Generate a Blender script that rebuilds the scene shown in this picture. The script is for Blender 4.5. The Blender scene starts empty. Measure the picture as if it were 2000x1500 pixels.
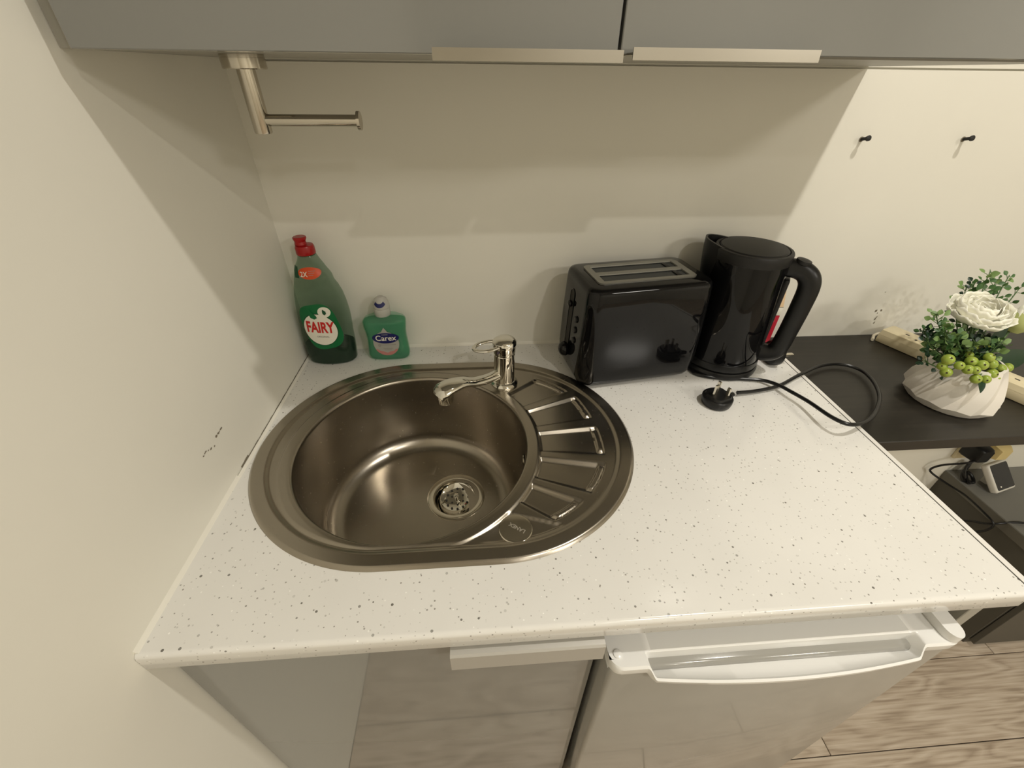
import bpy, bmesh, math, random
from mathutils import Vector, Matrix
random.seed(7)
R = math.radians
PI = math.pi
scene = bpy.context.scene
COL = scene.collection

# ------------------------------------------------------------ camera, light, exposure
FPX = 830.5
CAM = Vector((.3669, -.8107, 1.3834))
cd = bpy.data.cameras.new('camera')
cd.sensor_fit = 'HORIZONTAL'; cd.sensor_width = 36.0
cd.lens = FPX / 2000 * 36.0; cd.clip_start = .01; cd.clip_end = 50
cam = bpy.data.objects.new('camera', cd); COL.objects.link(cam)
cam.location = CAM; cam.rotation_euler = (.9393, -.0099, -.0711)
scene.camera = cam
MROT = cam.rotation_euler.to_matrix()

w = bpy.data.worlds.new('world'); scene.world = w; w.use_nodes = True
w.node_tree.nodes['Background'].inputs[0].default_value = (1, .95, .85, 1)
w.node_tree.nodes['Background'].inputs[1].default_value = .02
scene.view_settings.view_transform = 'Standard'
scene.view_settings.look = 'None'
scene.view_settings.gamma = 1
scene.view_settings.use_curve_mapping = False
scene.view_settings.exposure = -0.07

CEIL = 2.40
LIGHT_COL = (1.0, .955, .87)
DOWNLIGHTS = [  # x, y, watts: recessed ceiling spots
    (1.16, -.64, 11.0, 'recessed ceiling downlight above the worktop front edge'),
    (1.13, -1.69, 8.5, 'recessed ceiling downlight in the middle of the room'),
    (1.13, -2.75, 5.0, 'recessed ceiling downlight by the wall behind the camera'),
]
# a round opal lamp added to lift the shadows, no known fitting
FILL_XY = (2.25, -2.35)
od = bpy.data.lights.new('added_fill_lamp', 'AREA'); od.shape = 'DISK'; od.size = .60; od.energy = 28; od.color = LIGHT_COL
oo = bpy.data.objects.new('added_fill_lamp', od); COL.objects.link(oo); oo.location = (*FILL_XY, CEIL - .085)
for x, y, p, lab in DOWNLIGHTS:
    ld = bpy.data.lights.new('downlight_lamp', 'AREA')
    ld.shape = 'DISK'; ld.size = .055; ld.energy = p; ld.color = LIGHT_COL
    lo = bpy.data.objects.new('downlight_lamp', ld); COL.objects.link(lo)
    lo.location = (x, y, CEIL - .012)

# ------------------------------------------------------------ pixel helpers (photo 2000 x 1500)
def ray(u, v):
    return MROT @ Vector(((u - 1000) / FPX, -(v - 750) / FPX, -1))
def atz(u, v, z):
    d = ray(u, v); return CAM + d * ((z - CAM.z) / d.z)
def aty(u, v, y):
    d = ray(u, v); return CAM + d * ((y - CAM.y) / d.y)

# ------------------------------------------------------------ material helpers
def mat(name, col, rough=.5, metal=0, spec=.5, trans=0, ior=1.45, coat=0, alpha=1, emit=None, aniso=0):
    m = bpy.data.materials.new(name); m.use_nodes = True
    b = m.node_tree.nodes['Principled BSDF']
    b.inputs['Base Color'].default_value = (*col, 1)
    b.inputs['Roughness'].default_value = rough
    b.inputs['Metallic'].default_value = metal
    b.inputs['Specular IOR Level'].default_value = spec
    b.inputs['Transmission Weight'].default_value = trans
    b.inputs['IOR'].default_value = ior
    b.inputs['Coat Weight'].default_value = coat
    b.inputs['Coat Roughness'].default_value = .04
    b.inputs['Alpha'].default_value = alpha
    b.inputs['Anisotropic'].default_value = aniso
    if emit:
        b.inputs['Emission Color'].default_value = (*emit[0], 1)
        b.inputs['Emission Strength'].default_value = emit[1]
    return m
def nt(m):
    t = m.node_tree; return t.nodes, t.links, t.nodes['Principled BSDF']
def texco(m, scale=(1, 1, 1), kind='Object'):
    n, l, b = nt(m)
    tc = n.new('ShaderNodeTexCoord'); mp = n.new('ShaderNodeMapping')
    mp.inputs['Scale'].default_value = scale
    l.new(tc.outputs[kind], mp.inputs['Vector'])
    return mp.outputs['Vector']
def noise(m, vec, scale, detail=3, rough=.5):
    n, l, b = nt(m)
    t = n.new('ShaderNodeTexNoise'); t.inputs['Scale'].default_value = scale
    t.inputs['Detail'].default_value = detail; t.inputs['Roughness'].default_value = rough
    l.new(vec, t.inputs['Vector']); return t.outputs['Fac']
def ramp(m, fac, stops):
    n, l, b = nt(m)
    r = n.new('ShaderNodeValToRGB'); e = r.color_ramp.elements
    while len(e) < len(stops): e.new(.5)
    for el, (p, c) in zip(e, stops):
        el.position = p; el.color = (*c, 1)
    l.new(fac, r.inputs['Fac']); return r.outputs['Color']
def bump(m, h, strength=.2, dist=.001):
    n, l, b = nt(m)
    bp = n.new('ShaderNodeBump'); bp.inputs['Strength'].default_value = strength
    bp.inputs['Distance'].default_value = dist
    l.new(h, bp.inputs['Height']); l.new(bp.outputs['Normal'], b.inputs['Normal'])
def see_through(m, tint, fac):
    """mix the surface with a tinted transparent shader: thin clear plastic"""
    n, l, b = nt(m)
    tr = n.new('ShaderNodeBsdfTransparent'); tr.inputs['Color'].default_value = (*tint, 1)
    mx = n.new('ShaderNodeMixShader'); mx.inputs['Fac'].default_value = fac
    out = n['Material Output']
    l.new(b.outputs['BSDF'], mx.inputs[1]); l.new(tr.outputs['BSDF'], mx.inputs[2])
    l.new(mx.outputs['Shader'], out.inputs['Surface'])
    return m

# walls: cream emulsion with faint patchiness and roller texture
def wall_mat(name, a, b2):
    m = mat(name, a, .55, spec=.35)
    v = texco(m); n, l, b = nt(m)
    l.new(ramp(m, noise(m, v, 2.2, 4), [(.35, a), (.7, b2)]), b.inputs['Base Color'])
    bump(m, noise(m, v, 160, 2), .05, .0008)
    return m
M_WALL = wall_mat('cream_wall_paint', (.80, .775, .69), (.765, .74, .655))
M_CEIL = wall_mat('white_ceiling_paint', (.80, .78, .72), (.78, .76, .70))

# worktop: white laminate with dark and sparkling flecks
M_TOP = mat('white_fleck_laminate', (.80, .785, .745), .16, spec=.5)
def flecks():
    m = M_TOP; n, l, b = nt(m); v0_ = texco(m)
    sx_ = n.new('ShaderNodeSeparateXYZ'); l.new(v0_, sx_.inputs[0])
    sb_ = n.new('ShaderNodeMath'); sb_.operation = 'ADD'; l.new(sx_.outputs[1], sb_.inputs[0]); l.new(sx_.outputs[2], sb_.inputs[1])
    cb_ = n.new('ShaderNodeCombineXYZ'); l.new(sx_.outputs[0], cb_.inputs[0]); l.new(sb_.outputs[0], cb_.inputs[1])
    v = cb_.outputs[0]
    def layer(scale, lo, hi, keep, seedoff):
        mp = n.new('ShaderNodeMapping'); mp.inputs['Location'].default_value = (seedoff, seedoff * .7, 0)
        l.new(v, mp.inputs['Vector'])
        vo = n.new('ShaderNodeTexVoronoi'); vo.voronoi_dimensions = '2D'; vo.inputs['Scale'].default_value = scale
        l.new(mp.outputs['Vector'], vo.inputs['Vector'])
        sp = n.new('ShaderNodeSeparateColor'); l.new(vo.outputs['Color'], sp.inputs['Color'])
        sz = n.new('ShaderNodeMapRange'); sz.inputs['From Min'].default_value = 0; sz.inputs['From Max'].default_value = 1
        sz.inputs['To Min'].default_value = lo; sz.inputs['To Max'].default_value = hi
        l.new(sp.outputs['Green'], sz.inputs['Value'])
        lt = n.new('ShaderNodeMath'); lt.operation = 'LESS_THAN'
        l.new(vo.outputs['Distance'], lt.inputs[0]); l.new(sz.outputs['Result'], lt.inputs[1])
        kp = n.new('ShaderNodeMath'); kp.operation = 'LESS_THAN'; kp.inputs[1].default_value = keep
        l.new(sp.outputs['Red'], kp.inputs[0])
        mu = n.new('ShaderNodeMath'); mu.operation = 'MULTIPLY'
        l.new(lt.outputs[0], mu.inputs[0]); l.new(kp.outputs[0], mu.inputs[1])
        fd = n.new('ShaderNodeMath'); fd.operation = 'MULTIPLY'
        l.new(mu.outputs[0], fd.inputs[0]); l.new(sp.outputs['Blue'], fd.inputs[1])
        return fd.outputs[0]
    cur = None
    base = ramp(m, noise(m, v, 9, 3), [(.3, (.80, .785, .745)), (.7, (.77, .755, .715))])
    for sc, lo, hi, kp, so, col in [(62, .045, .10, .42, .3, (.15, .14, .12)), (120, .05, .13, .50, 2.1, (.30, .28, .25)), (90, .05, .10, .14, 5.3, (1, .99, .95))]:
        mx = n.new('ShaderNodeMix'); mx.data_type = 'RGBA'
        l.new(layer(sc, lo, hi, kp, so), mx.inputs['Factor'])
        l.new(base, mx.inputs['A']); mx.inputs['B'].default_value = (*col, 1)
        base = mx.outputs['Result']
    l.new(base, b.inputs['Base Color'])
flecks()

M_EDGE = mat('white_edge_trim', (.80, .78, .73), .3)
M_DARKGAP = mat('dark_joint', (.03, .027, .022), .8)
M_SEAL = mat('white_silicone', (.82, .79, .70), .4)
# brushed stainless steel
M_STEEL = mat('brushed_stainless', (.36, .325, .27), .27, metal=1)
def brushed():
    m = M_STEEL; n, l, b = nt(m); v = texco(m, (300, 300, 300))
    f = noise(m, v, 1.0, 3, .5)
    mr = n.new('ShaderNodeMapRange'); mr.inputs['To Min'].default_value = .245; mr.inputs['To Max'].default_value = .285
    l.new(f, mr.inputs['Value']); l.new(mr.outputs['Result'], b.inputs['Roughness'])
brushed()
M_STEEL2 = mat('polished_stainless', (.60, .56, .48), .14, metal=1)
M_CHROME = mat('chrome', (.74, .72, .66), .05, metal=1)
M_SATIN = mat('satin_nickel', (.52, .48, .41), .13, metal=1)
M_ALU = mat('brushed_aluminium', (.43, .40, .345), .27, metal=1)
M_ALU2 = mat('matt_anodised_aluminium', (.50, .485, .45), .42, metal=.35)
M_ETCH = mat('etched_steel', (.70, .66, .58), .45, metal=1)
# grey high-gloss cabinet fronts
M_GLOSS = mat('grey_gloss_front', (.215, .215, .20), .07, spec=.55, coat=.6)
M_CARC = mat('white_melamine', (.62, .59, .52), .4)
M_CARC_G = mat('grey_melamine', (.36, .345, .30), .4)
M_FRWHITE = mat('white_fridge_plastic', (.83, .825, .80), .22)
M_FRGREY = mat('silver_grey_fridge_front', (.33, .32, .29), .14, spec=.55, coat=.4)
M_FRSIDE = mat('grey_fridge_side', (.25, .235, .2), .4)
M_BLACKGLOSS = mat('black_gloss_plastic', (.004, .004, .0045), .03, spec=.36)
M_BLACKSATIN = mat('black_satin_plastic', (.008, .008, .008), .34, spec=.4)
M_BLACKMATT = mat('black_matt_plastic', (.012, .0115, .011), .5, spec=.4)
M_RUBBER = mat('black_cord', (.008, .008, .008), .28)
M_TPLATE = mat('grey_toaster_plate', (.27, .265, .235), .32, metal=.7)
M_SLOT = mat('dark_slot_inside', (.03, .035, .038), .4, metal=.6)
M_PIN = mat('plug_pin_metal', (.78, .74, .64), .2, metal=1)
M_CLEAR = see_through(mat('clear_plastic', (.8, .8, .78), .1), (.95, .95, .93), .7)

# black ash shelf
M_SHELF = mat('black_brown_ash', (.028, .024, .019), .38)
def shelfgrain():
    m = M_SHELF; n, l, b = nt(m); v = texco(m, (3, 70, 30))
    f = noise(m, v, 1.6, 5, .6)
    l.new(ramp(m, f, [(.3, (.009, .0075, .0055)), (.75, (.021, .0175, .013))]), b.inputs['Base Color'])
    bump(m, f, .08, .0006)
shelfgrain()

# oak laminate planks, each plank its own tone
M_PLANK = mat('grey_oak_laminate', (.35, .28, .20), .42, spec=.4)
def plank_grain():
    m = M_PLANK; n, l, b = nt(m)
    oi = n.new('ShaderNodeObjectInfo')
    tc = n.new('ShaderNodeTexCoord')
    off = n.new('ShaderNodeVectorMath'); off.operation = 'SCALE'
    cmb = n.new('ShaderNodeCombineXYZ'); l.new(oi.outputs['Random'], cmb.inputs[0]); l.new(oi.outputs['Random'], cmb.inputs[1])
    l.new(cmb.outputs[0], off.inputs[0]); off.inputs['Scale'].default_value = 37.0
    ad = n.new('ShaderNodeVectorMath'); ad.operation = 'ADD'
    l.new(tc.outputs['Object'], ad.inputs[0]); l.new(off.outputs[0], ad.inputs[1])
    mp = n.new('ShaderNodeMapping'); mp.inputs['Scale'].default_value = (1.6, 9, 1)
    l.new(ad.outputs[0], mp.inputs['Vector'])
    big = n.new('ShaderNodeTexNoise'); big.inputs['Scale'].default_value = 1.5; big.inputs['Detail'].default_value = 2
    l.new(mp.outputs[0], big.inputs['Vector'])
    mul = n.new('ShaderNodeMath'); mul.operation = 'MULTIPLY'; mul.inputs[1].default_value = 9.0
    l.new(big.outputs['Fac'], mul.inputs[0])
    fr = n.new('ShaderNodeMath'); fr.operation = 'PINGPONG'; fr.inputs[1].default_value = .5
    l.new(mul.outputs[0], fr.inputs[0])
    mp2 = n.new('ShaderNodeMapping'); mp2.inputs['Scale'].default_value = (5, 130, 1)
    l.new(ad.outputs[0], mp2.inputs['Vector'])
    fine = n.new('ShaderNodeTexNoise'); fine.inputs['Scale'].default_value = 1.4; fine.inputs['Detail'].default_value = 4
    l.new(mp2.outputs[0], fine.inputs['Vector'])
    a1 = n.new('ShaderNodeMath'); a1.operation = 'MULTIPLY_ADD'; a1.inputs[1].default_value = .55
    l.new(fr.outputs[0], a1.inputs[0]); l.new(fine.outputs['Fac'], a1.inputs[2])
    a2 = n.new('ShaderNodeMath'); a2.operation = 'MULTIPLY_ADD'; a2.inputs[1].default_value = .14
    l.new(oi.outputs['Random'], a2.inputs[0]); l.new(a1.outputs[0], a2.inputs[2])
    c = ramp(m, a2.outputs[0], [(.40, (.31, .245, .180)), (.62, (.44, .36, .275)), (.92, (.56, .48, .385))])
    l.new(c, b.inputs['Base Color'])
    bump(m, fine.outputs['Fac'], .06, .0005)
plank_grain()

# ------------------------------------------------------------ mesh helpers
def finish(bm, name, m, parent=None, smooth=True, angle=35, loc=None, rot=None):
    bmesh.ops.recalc_face_normals(bm, faces=bm.faces)
    me = bpy.data.meshes.new(name); bm.to_mesh(me); bm.free()
    return link(me, name, m, parent, smooth, angle, loc, rot)
def link(me, name, m, parent=None, smooth=True, angle=35, loc=None, rot=None):
    if m is not None and not me.materials: me.materials.append(m)
    if smooth:
        for p in me.polygons: p.use_smooth = True
        me.set_sharp_from_angle(angle=R(angle))
    o = bpy.data.objects.new(name, me); COL.objects.link(o)
    if parent: o.parent = parent
    if loc: o.location = loc
    if rot: o.rotation_euler = rot
    return o
def thing(name, label, cat, loc=(0, 0, 0), rz=0, group=None):
    o = bpy.data.objects.new(name, None); COL.objects.link(o)
    o.empty_display_size = .02
    o.location = loc; o.rotation_euler = (0, 0, rz)
    o['label'] = label; o['category'] = cat
    if group: o['group'] = group
    return o
def tag(o, label, cat, group=None):
    o['label'] = label; o['category'] = cat
    if group: o['group'] = group
    return o
def struct(o, label=None):
    o['kind'] = 'structure'
    if label: o['label'] = label
    return o
def box(bm, x0, x1, y0, y1, z0, z1, bev=0, seg=2):
    b2 = bmesh.new() if bev else bm
    v = [b2.verts.new(p) for p in [(x0, y0, z0), (x1, y0, z0), (x1, y1, z0), (x0, y1, z0), (x0, y0, z1), (x1, y0, z1), (x1, y1, z1), (x0, y1, z1)]]
    for f in [(0, 3, 2, 1), (4, 5, 6, 7), (0, 1, 5, 4), (1, 2, 6, 5), (2, 3, 7, 6), (3, 0, 4, 7)]:
        b2.faces.new([v[i] for i in f])
    if bev:
        bmesh.ops.bevel(b2, geom=b2.edges[:], offset=bev, segments=seg, affect='EDGES', profile=.5)
        me = bpy.data.meshes.new('tmp'); b2.to_mesh(me); b2.free(); bm.from_mesh(me); bpy.data.meshes.remove(me)
def B(name, m, parent, x0, x1, y0, y1, z0, z1, bev=0, seg=2, **k):
    bm = bmesh.new(); box(bm, x0, x1, y0, y1, z0, z1, bev, seg); return finish(bm, name, m, parent, **k)
def loft(bm, rings, cap0=True, cap1=True, closed=True):
    vs = [[bm.verts.new(p) for p in r] for r in rings]
    n = len(rings[0])
    for a, b2 in zip(vs[:-1], vs[1:]):
        for i in range(n if closed else n - 1):
            j = (i + 1) % n
            bm.faces.new((a[i], a[j], b2[j], b2[i]))
    if cap0: bm.faces.new(vs[0][::-1])
    if cap1: bm.faces.new(vs[-1])
    return vs
def circ(r, z, n=48, cx=0, cy=0, ry=None):
    ry = r if ry is None else ry
    return [(cx + r * math.cos(2 * PI * i / n), cy + ry * math.sin(2 * PI * i / n), z) for i in range(n)]
def lathe(bm, prof, n=48, cap0=True, cap1=True, cx=0, cy=0):
    loft(bm, [circ(max(r, 1e-5), z, n, cx, cy) for r, z in prof], cap0, cap1)
def rring(hx, hy, r, z, n=8, cx=0, cy=0):
    pts = []
    for (sx, sy, a0) in ((1, 1, 0), (-1, 1, 90), (-1, -1, 180), (1, -1, 270)):
        for i in range(n + 1):
            a = R(a0 + 90 * i / n)
            pts.append((cx + sx * (hx - r) + r * math.cos(a), cy + sy * (hy - r) + r * math.sin(a), z))
    return pts
def catmull(pts, per=8):
    P = [Vector(p) for p in pts]; P = [P[0] * 2 - P[1]] + P + [P[-1] * 2 - P[-2]]
    out = []
    for i in range(1, len(P) - 2):
        for k in range(per):
            t = k / per
            a, b2, c, d = P[i - 1], P[i], P[i + 1], P[i + 2]
            out.append(.5 * ((2 * b2) + (c - a) * t + (2 * a - 5 * b2 + 4 * c - d) * t * t + (3 * b2 - a - 3 * c + d) * t ** 3))
    out.append(P[-2]); return out
def tube(bm, pts, rad, n=10, ry=None, up=Vector((0, 0, 1)), per=0):
    """sweep an ellipse (rad sideways, ry along up) along pts; rad may be a list"""
    P = catmull(pts, per) if per else [Vector(p) for p in pts]
    N = len(P)
    def val(r, i):
        if isinstance(r, (int, float)): return r
        f = i / (N - 1) * (len(r) - 1); k = min(int(f), len(r) - 2); return r[k] + (r[k + 1] - r[k]) * (f - k)
    rings = []
    side0 = None
    for i, p in enumerate(P):
        t = (P[min(i + 1, N - 1)] - P[max(i - 1, 0)]).normalized()
        s = t.cross(up)
        if s.length < .05: s = side0 if side0 else t.orthogonal()
        s = (s - t * s.dot(t)).normalized()
        if side0 and s.dot(side0) < 0: s = -s
        side0 = s; u = s.cross(t).normalized()
        a = val(rad, i); b2 = val(ry, i) if ry is not None else a
        rings.append([p + s * a * math.cos(2 * PI * k / n) + u * b2 * math.sin(2 * PI * k / n) for k in range(n)])
    loft(bm, rings)
def T(name, m, parent, pts, rad, n=10, ry=None, per=0, up=Vector((0, 0, 1)), **k):
    bm = bmesh.new(); tube(bm, pts, rad, n, ry, up, per); return finish(bm, name, m, parent, **k)
def L(name, m, parent, prof, n=48, cx=0, cy=0, **k):
    bm = bmesh.new(); lathe(bm, prof, n, True, True, cx, cy); return finish(bm, name, m, parent, **k)
def text_mesh(s, size, xscale=1.0, extrude=0.0, bold=.03):
    cu = bpy.data.curves.new('lettering', 'FONT'); cu.body = s; cu.size = size
    cu.align_x = 'CENTER'; cu.align_y = 'CENTER'; cu.extrude = extrude; cu.offset = size * bold; cu.resolution_u = 4
    o = bpy.data.objects.new('lettering', cu); COL.objects.link(o)
    dg = bpy.context.evaluated_depsgraph_get()
    me = bpy.data.meshes.new_from_object(o.evaluated_get(dg))
    bpy.data.objects.remove(o); bpy.data.curves.remove(cu)
    for v in me.vertices: v.co.x *= xscale
    return me
def sub_tris(me, cuts=1):
    bm = bmesh.new(); bm.from_mesh(me); bmesh.ops.triangulate(bm, faces=bm.faces)
    bmesh.ops.subdivide_edges(bm, edges=bm.edges[:], cuts=cuts)
    bm.to_mesh(me); bm.free(); return me

# ------------------------------------------------------------ the room
RX, RY = 3.3, -3.5
SEAM = 1.394
bm = bmesh.new()
box(bm, -.1, RX, .0, .1, 0, SEAM)
box(bm, -.1, RX, .0, .1, SEAM + .0028, CEIL)
box(bm, -.1, RX, .006, .1, SEAM, SEAM + .0028)
wall_back = struct(finish(bm, 'wall_back', M_WALL, smooth=False))
wall_left = struct(B('wall_left', M_WALL, None, -.1, 0, RY, 0, 0, CEIL, smooth=False))
struct(B('wall_right', M_WALL, None, RX, RX + .1, RY, .1, 0, CEIL, smooth=False))
struct(B('wall_front', M_WALL, None, -.1, RX + .1, RY - .1, RY, 0, CEIL, smooth=False))
struct(B('ceiling', M_CEIL, None, -.1, RX + .1, RY - .1, .1, CEIL, CEIL + .1, smooth=False))
floor = struct(B('floor', M_DARKGAP, None, -.1, RX + .1, RY - .1, .1, -.05, -.008, smooth=False))
# floor planks 190 mm wide laid along x
PW, PL = .19, 1.285
JOINTS = {0: 1.855, 1: 1.207, 2: .72, 3: 1.02, 4: .40}
plank_meshes = {}
y1 = -.367 + 2 * PW
row = -2
while y1 > RY - .02:
    r = row
    # rows: the joint at y = -.367 splits row -1 (behind) and row 0 (in front), and so on
    js = JOINTS.get(row + 1, (row * .47) % PL)
    x = js - 2 * PL
    while x < RX:
        a, b2 = max(x, 0), min(x + PL, RX)
        ya, yb = max(y1 - PW, RY), min(y1, 0)
        if b2 - a > .02 and yb - ya > .01:
            bm = bmesh.new()
            box(bm, -(b2 - a) / 2 + .0009, (b2 - a) / 2 - .0009, -(yb - ya) / 2 + .0009, (yb - ya) / 2 - .0009, -.008, 0, .0012, 1)
            o = finish(bm, 'plank', M_PLANK, floor, loc=((a + b2) / 2, (ya + yb) / 2, 0))
        x += PL
    y1 -= PW; row += 1

# wear on the left wall: a short crack in the paint above the worktop
def wallchip(parent, pts, axis, wd):
    bm = bmesh.new()
    for i, (a, z, s) in enumerate(pts):
        rr = [(wd * s * (1 + .3 * math.sin(k * 2.3 + i)) * math.cos(2 * PI * k / 7), 1.0 * wd * s * (1 + .25 * math.cos(k * 1.7 + i)) * math.sin(2 * PI * k / 7)) for k in range(7)]
        if axis == 'x': f = [(.0004, a + p * 1.7, z + q) for p, q in rr]
        else: f = [(a + p, -.0004, z + q * 1.6) for p, q in rr]
        bm.faces.new([bm.verts.new(p) for p in f])
    return finish(bm, 'paint_chip', M_CHIP, parent, smooth=False)
M_CHIP = mat('exposed_plaster_crack', (.20, .17, .12), .9)
wallchip(wall_left, [(-.345, .9824, 1), (-.350, .9818, .5), (-.3535, .9813, .9), (-.359, .9811, 1), (-.370, .9735, .6), (-.3775, .976, .8), (-.383, .978, .5), (-.388, .9805, .7), (-.391, .980, .5), (-.3946, .979, .6)], 'x', .0017)
wallchip(wall_back, [(1.252, .9587, 1.1), (1.2637, .9597, .9), (1.258, .953, .5), (1.2605, .938, .8), (1.262, .943, .6), (1.2634, .9286, .8), (1.249, 1.004, .4)], 'y', .0022)

# silicone beads
bm = bmesh.new(); loft(bm, [[(0, y, .9), (.0042, y, .9), (.0016, y, .9017), (0, y, .9045)] for y in (-.596, -.36)])
loft(bm, [[(0.0012, y, .9), (.0048, y, .9), (.0028, y, .9018), (.0014, y, .9034)] for y in (-.36, -.001)])
struct(finish(bm, 'trim_1', M_SEAL), 'white silicone bead between worktop and left wall')
bm = bmesh.new(); loft(bm, [[(x, 0, .9), (x, -.005, .9), (x, -.002, .9022), (x, 0, .905)] for x in (.006, 1.0)])
struct(finish(bm, 'trim_2', M_SEAL), 'white silicone bead between worktop and back wall')
# the dark opened joint behind the bead
bm = bmesh.new()
ys = [-.345 + i * .012 for i in range(28)]
for i in range(len(ys) - 1):
    h0 = .0010 + .0008 * abs(math.sin(i * 1.9)) + (.0022 if i < 2 else 0)
    bm.faces.new([bm.verts.new(p) for p in [(.0006, ys[i], .9030), (.0006, ys[i + 1], .9030), (.0004, ys[i + 1], .9030 + h0), (.0004, ys[i], .9030 + h0)]])
finish(bm, 'paint_chip', M_CHIP, wall_left, smooth=False)

# ceiling downlight fittings
M_LAMP = mat('lit_lamp_glass', (1, .95, .85), .3, emit=((1, .93, .79), 12))
for x, y, p, lab in DOWNLIGHTS:
    t = thing('ceiling_downlight', lab, 'downlight', (x, y, CEIL), 0, 'ceiling downlights')
    bm = bmesh.new()
    loft(bm, [circ(.044, 0, 32), circ(.044, -.004, 32), circ(.034, -.006, 32), circ(.032, -.001, 32)], False, False)
    finish(bm, 'bezel', M_SATIN, t)
    L('lamp', M_LAMP, t, [(.031, -.001), (.031, -.004), (.02, -.005)], 32)

fill = thing('added_fill_light', 'large round opal lamp added for soft light on the far side of the room', 'ceiling light', (*FILL_XY, CEIL))  # unseen fitting modelled around the added soft lamp
L('rim', M_SATIN, fill, [(.315, 0), (.315, -.03), (.305, -.035)], 56)
L('diffuser', mat('fill_glass', (.9, .88, .82), .4, emit=((1, .95, .86), 3)), fill, [(.30, -.034), (.30, -.050), (.27, -.072), (.15, -.080), (.001, -.081)], 56)

# ------------------------------------------------------------ worktop with the sink cut-out
TOPZ, TH, WD, WW = .90, .030, .600, 1.0
SC1, SC2, SR = Vector((.2315, -.298)), Vector((.3785, -.298)), .2245   # sink outline: stadium
def stadium(r, n=48):
    pts = []
    for i in range(n + 1):
        a = R(90 + 180 * i / n); pts.append((SC1.x + r * math.cos(a), SC1.y + r * math.sin(a)))
    for i in range(n + 1):
        a = R(-90 + 180 * i / n); pts.append((SC2.x + r * math.cos(a), SC2.y + r * math.sin(a)))
    return pts
worktop = thing('worktop', 'white worktop with dark flecks and a round sink set into it', 'worktop', (0, 0, 0))
bm = bmesh.new()
rr = .006
x0, x1 = .0005, WW - .0035
def hole_face(z, ylow, flip):
    outer = [(x0, ylow), (x1, ylow), (x1, -.0005), (x0, -.0005)]
    vo = [bm.verts.new((x, y, z)) for x, y in outer]
    vi = [bm.verts.new((x, y, z)) for x, y in stadium(SR - .012, 32)]
    ed = []
    for lp in (vo, vi):
        for i in range(len(lp)): ed.append(bm.edges.new((lp[i], lp[(i + 1) % len(lp)])))
    bmesh.ops.triangle_fill(bm, use_beauty=True, use_dissolve=False, edges=ed)
    return vo, vi
ot, it = hole_face(TOPZ, -WD + rr, False)
ob_, ib = hole_face(TOPZ - TH, -WD + .003, True)
for i in range(len(it)):
    j = (i + 1) % len(it); bm.faces.new((it[i], it[j], ib[j], ib[i]))
# back, sides and rolled front
bm.faces.new((ot[2], ot[3], ob_[3], ob_[2]))
prof = [(-WD + rr, TOPZ)]
for i in range(1, 9):
    a = R(90 + 90 * i / 8); prof.append((-WD + rr + rr * math.cos(a), TOPZ - rr + rr * math.sin(a)))
prof += [(-WD, TOPZ - TH + .003), (-WD + .003, TOPZ - TH)]
lv = [ot[0]] + [bm.verts.new((x0, y, z)) for y, z in prof[1:-1]] + [ob_[0]]
rv = [ot[1]] + [bm.verts.new((x1, y, z)) for y, z in prof[1:-1]] + [ob_[1]]
for i in range(len(lv) - 1): bm.faces.new((lv[i], lv[i + 1], rv[i + 1], rv[i]))
bm.faces.new(lv + [ob_[3], ot[3]]); bm.faces.new(rv[::-1] + [ot[2], ob_[2]])
finish(bm, 'slab', M_TOP, worktop, angle=50)
# end edging: dark joint line and a white strip
B('joint_line', M_DARKGAP, worktop, x1, x1 + .0012, -WD + .004, -.001, TOPZ - TH, TOPZ + .0001)
bm = bmesh.new()
loft(bm, [[(x1 + .0012, -WD + .006, z), (x1 + .0012, -.001, z), (x1 + .0092, -.001, z), (x1 + .0092, -WD + .012, z), (x1 + .0082, -WD + .007, z)] for z in (TOPZ - TH, TOPZ + .0006)])
finish(bm, 'edge_strip', M_EDGE, worktop)

# ------------------------------------------------------------ sink
BC, BR = Vector((.25, -.3075)), .1835
sink = thing('kitchen_sink', 'round stainless steel sink with ribbed drainer set into white worktop', 'sink', (BC.x, BC.y, TOPZ))
PANELS = [(31.5, 6.0), (15, 5.6), (-1.5, 5.6), (-17.5, 5.4), (-32.5, 4.6)]
def sstep(a, b2, x):
    t = max(0, min(1, (x - a) / (b2 - a))); return t * t * (3 - 2 * t)
CAPC = Vector((.4005, -.4735))
def sink_h(x, y):
    px = min(max(x, SC1.x), SC2.x)
    d = SR - math.hypot(x - px, y - SC1.y)               # distance in from the outline
    rho = math.hypot(x - BC.x, y - BC.y); ang = math.degrees(math.atan2(y - BC.y, x - BC.x))
    h = .0042 * math.sin(min(1, max(0, d) / .006) * PI / 2)
    h -= .0034 * sstep(.020, .029, d)                    # step down inside the outer rim
    s = rho - BR
    # raised collar round the bowl
    h += .0020 * sstep(.020, .014, s) * sstep(.024, .034, d) * (1 if s > 0 else 1)
    h -= .0003 * sstep(.006, .0, s)
    # drainer panels pressed into the deck
    for c, hw in PANELS:
        lat = math.radians(abs(ang - c)) * rho
        half = math.radians(hw) * rho
        e = min(half - lat, rho - (BR + .020), .302 - rho, d - .043)
        h -= .0044 * sstep(-.0024, .0020, e)
        # small pressed bead at the outer end of each panel
        e2 = min(half - .003 - lat, .0035 - abs(min(.300 - rho, d - .045) - .0025))
        h += .0040 * sstep(-.0014, .0008, e2)
    # plain land around the tap cap: edge of the drainer tray
    side = y - (-.4485 - .33 * (x - .395))
    h -= .0020 * sstep(-.0005, .0025, -side) * sstep(.345, .385, x) * sstep(.029, .033, d) * sstep(.010, .030, s)
    return h
bm = bmesh.new()
NA, NR = 480, 110
rings = []
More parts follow.
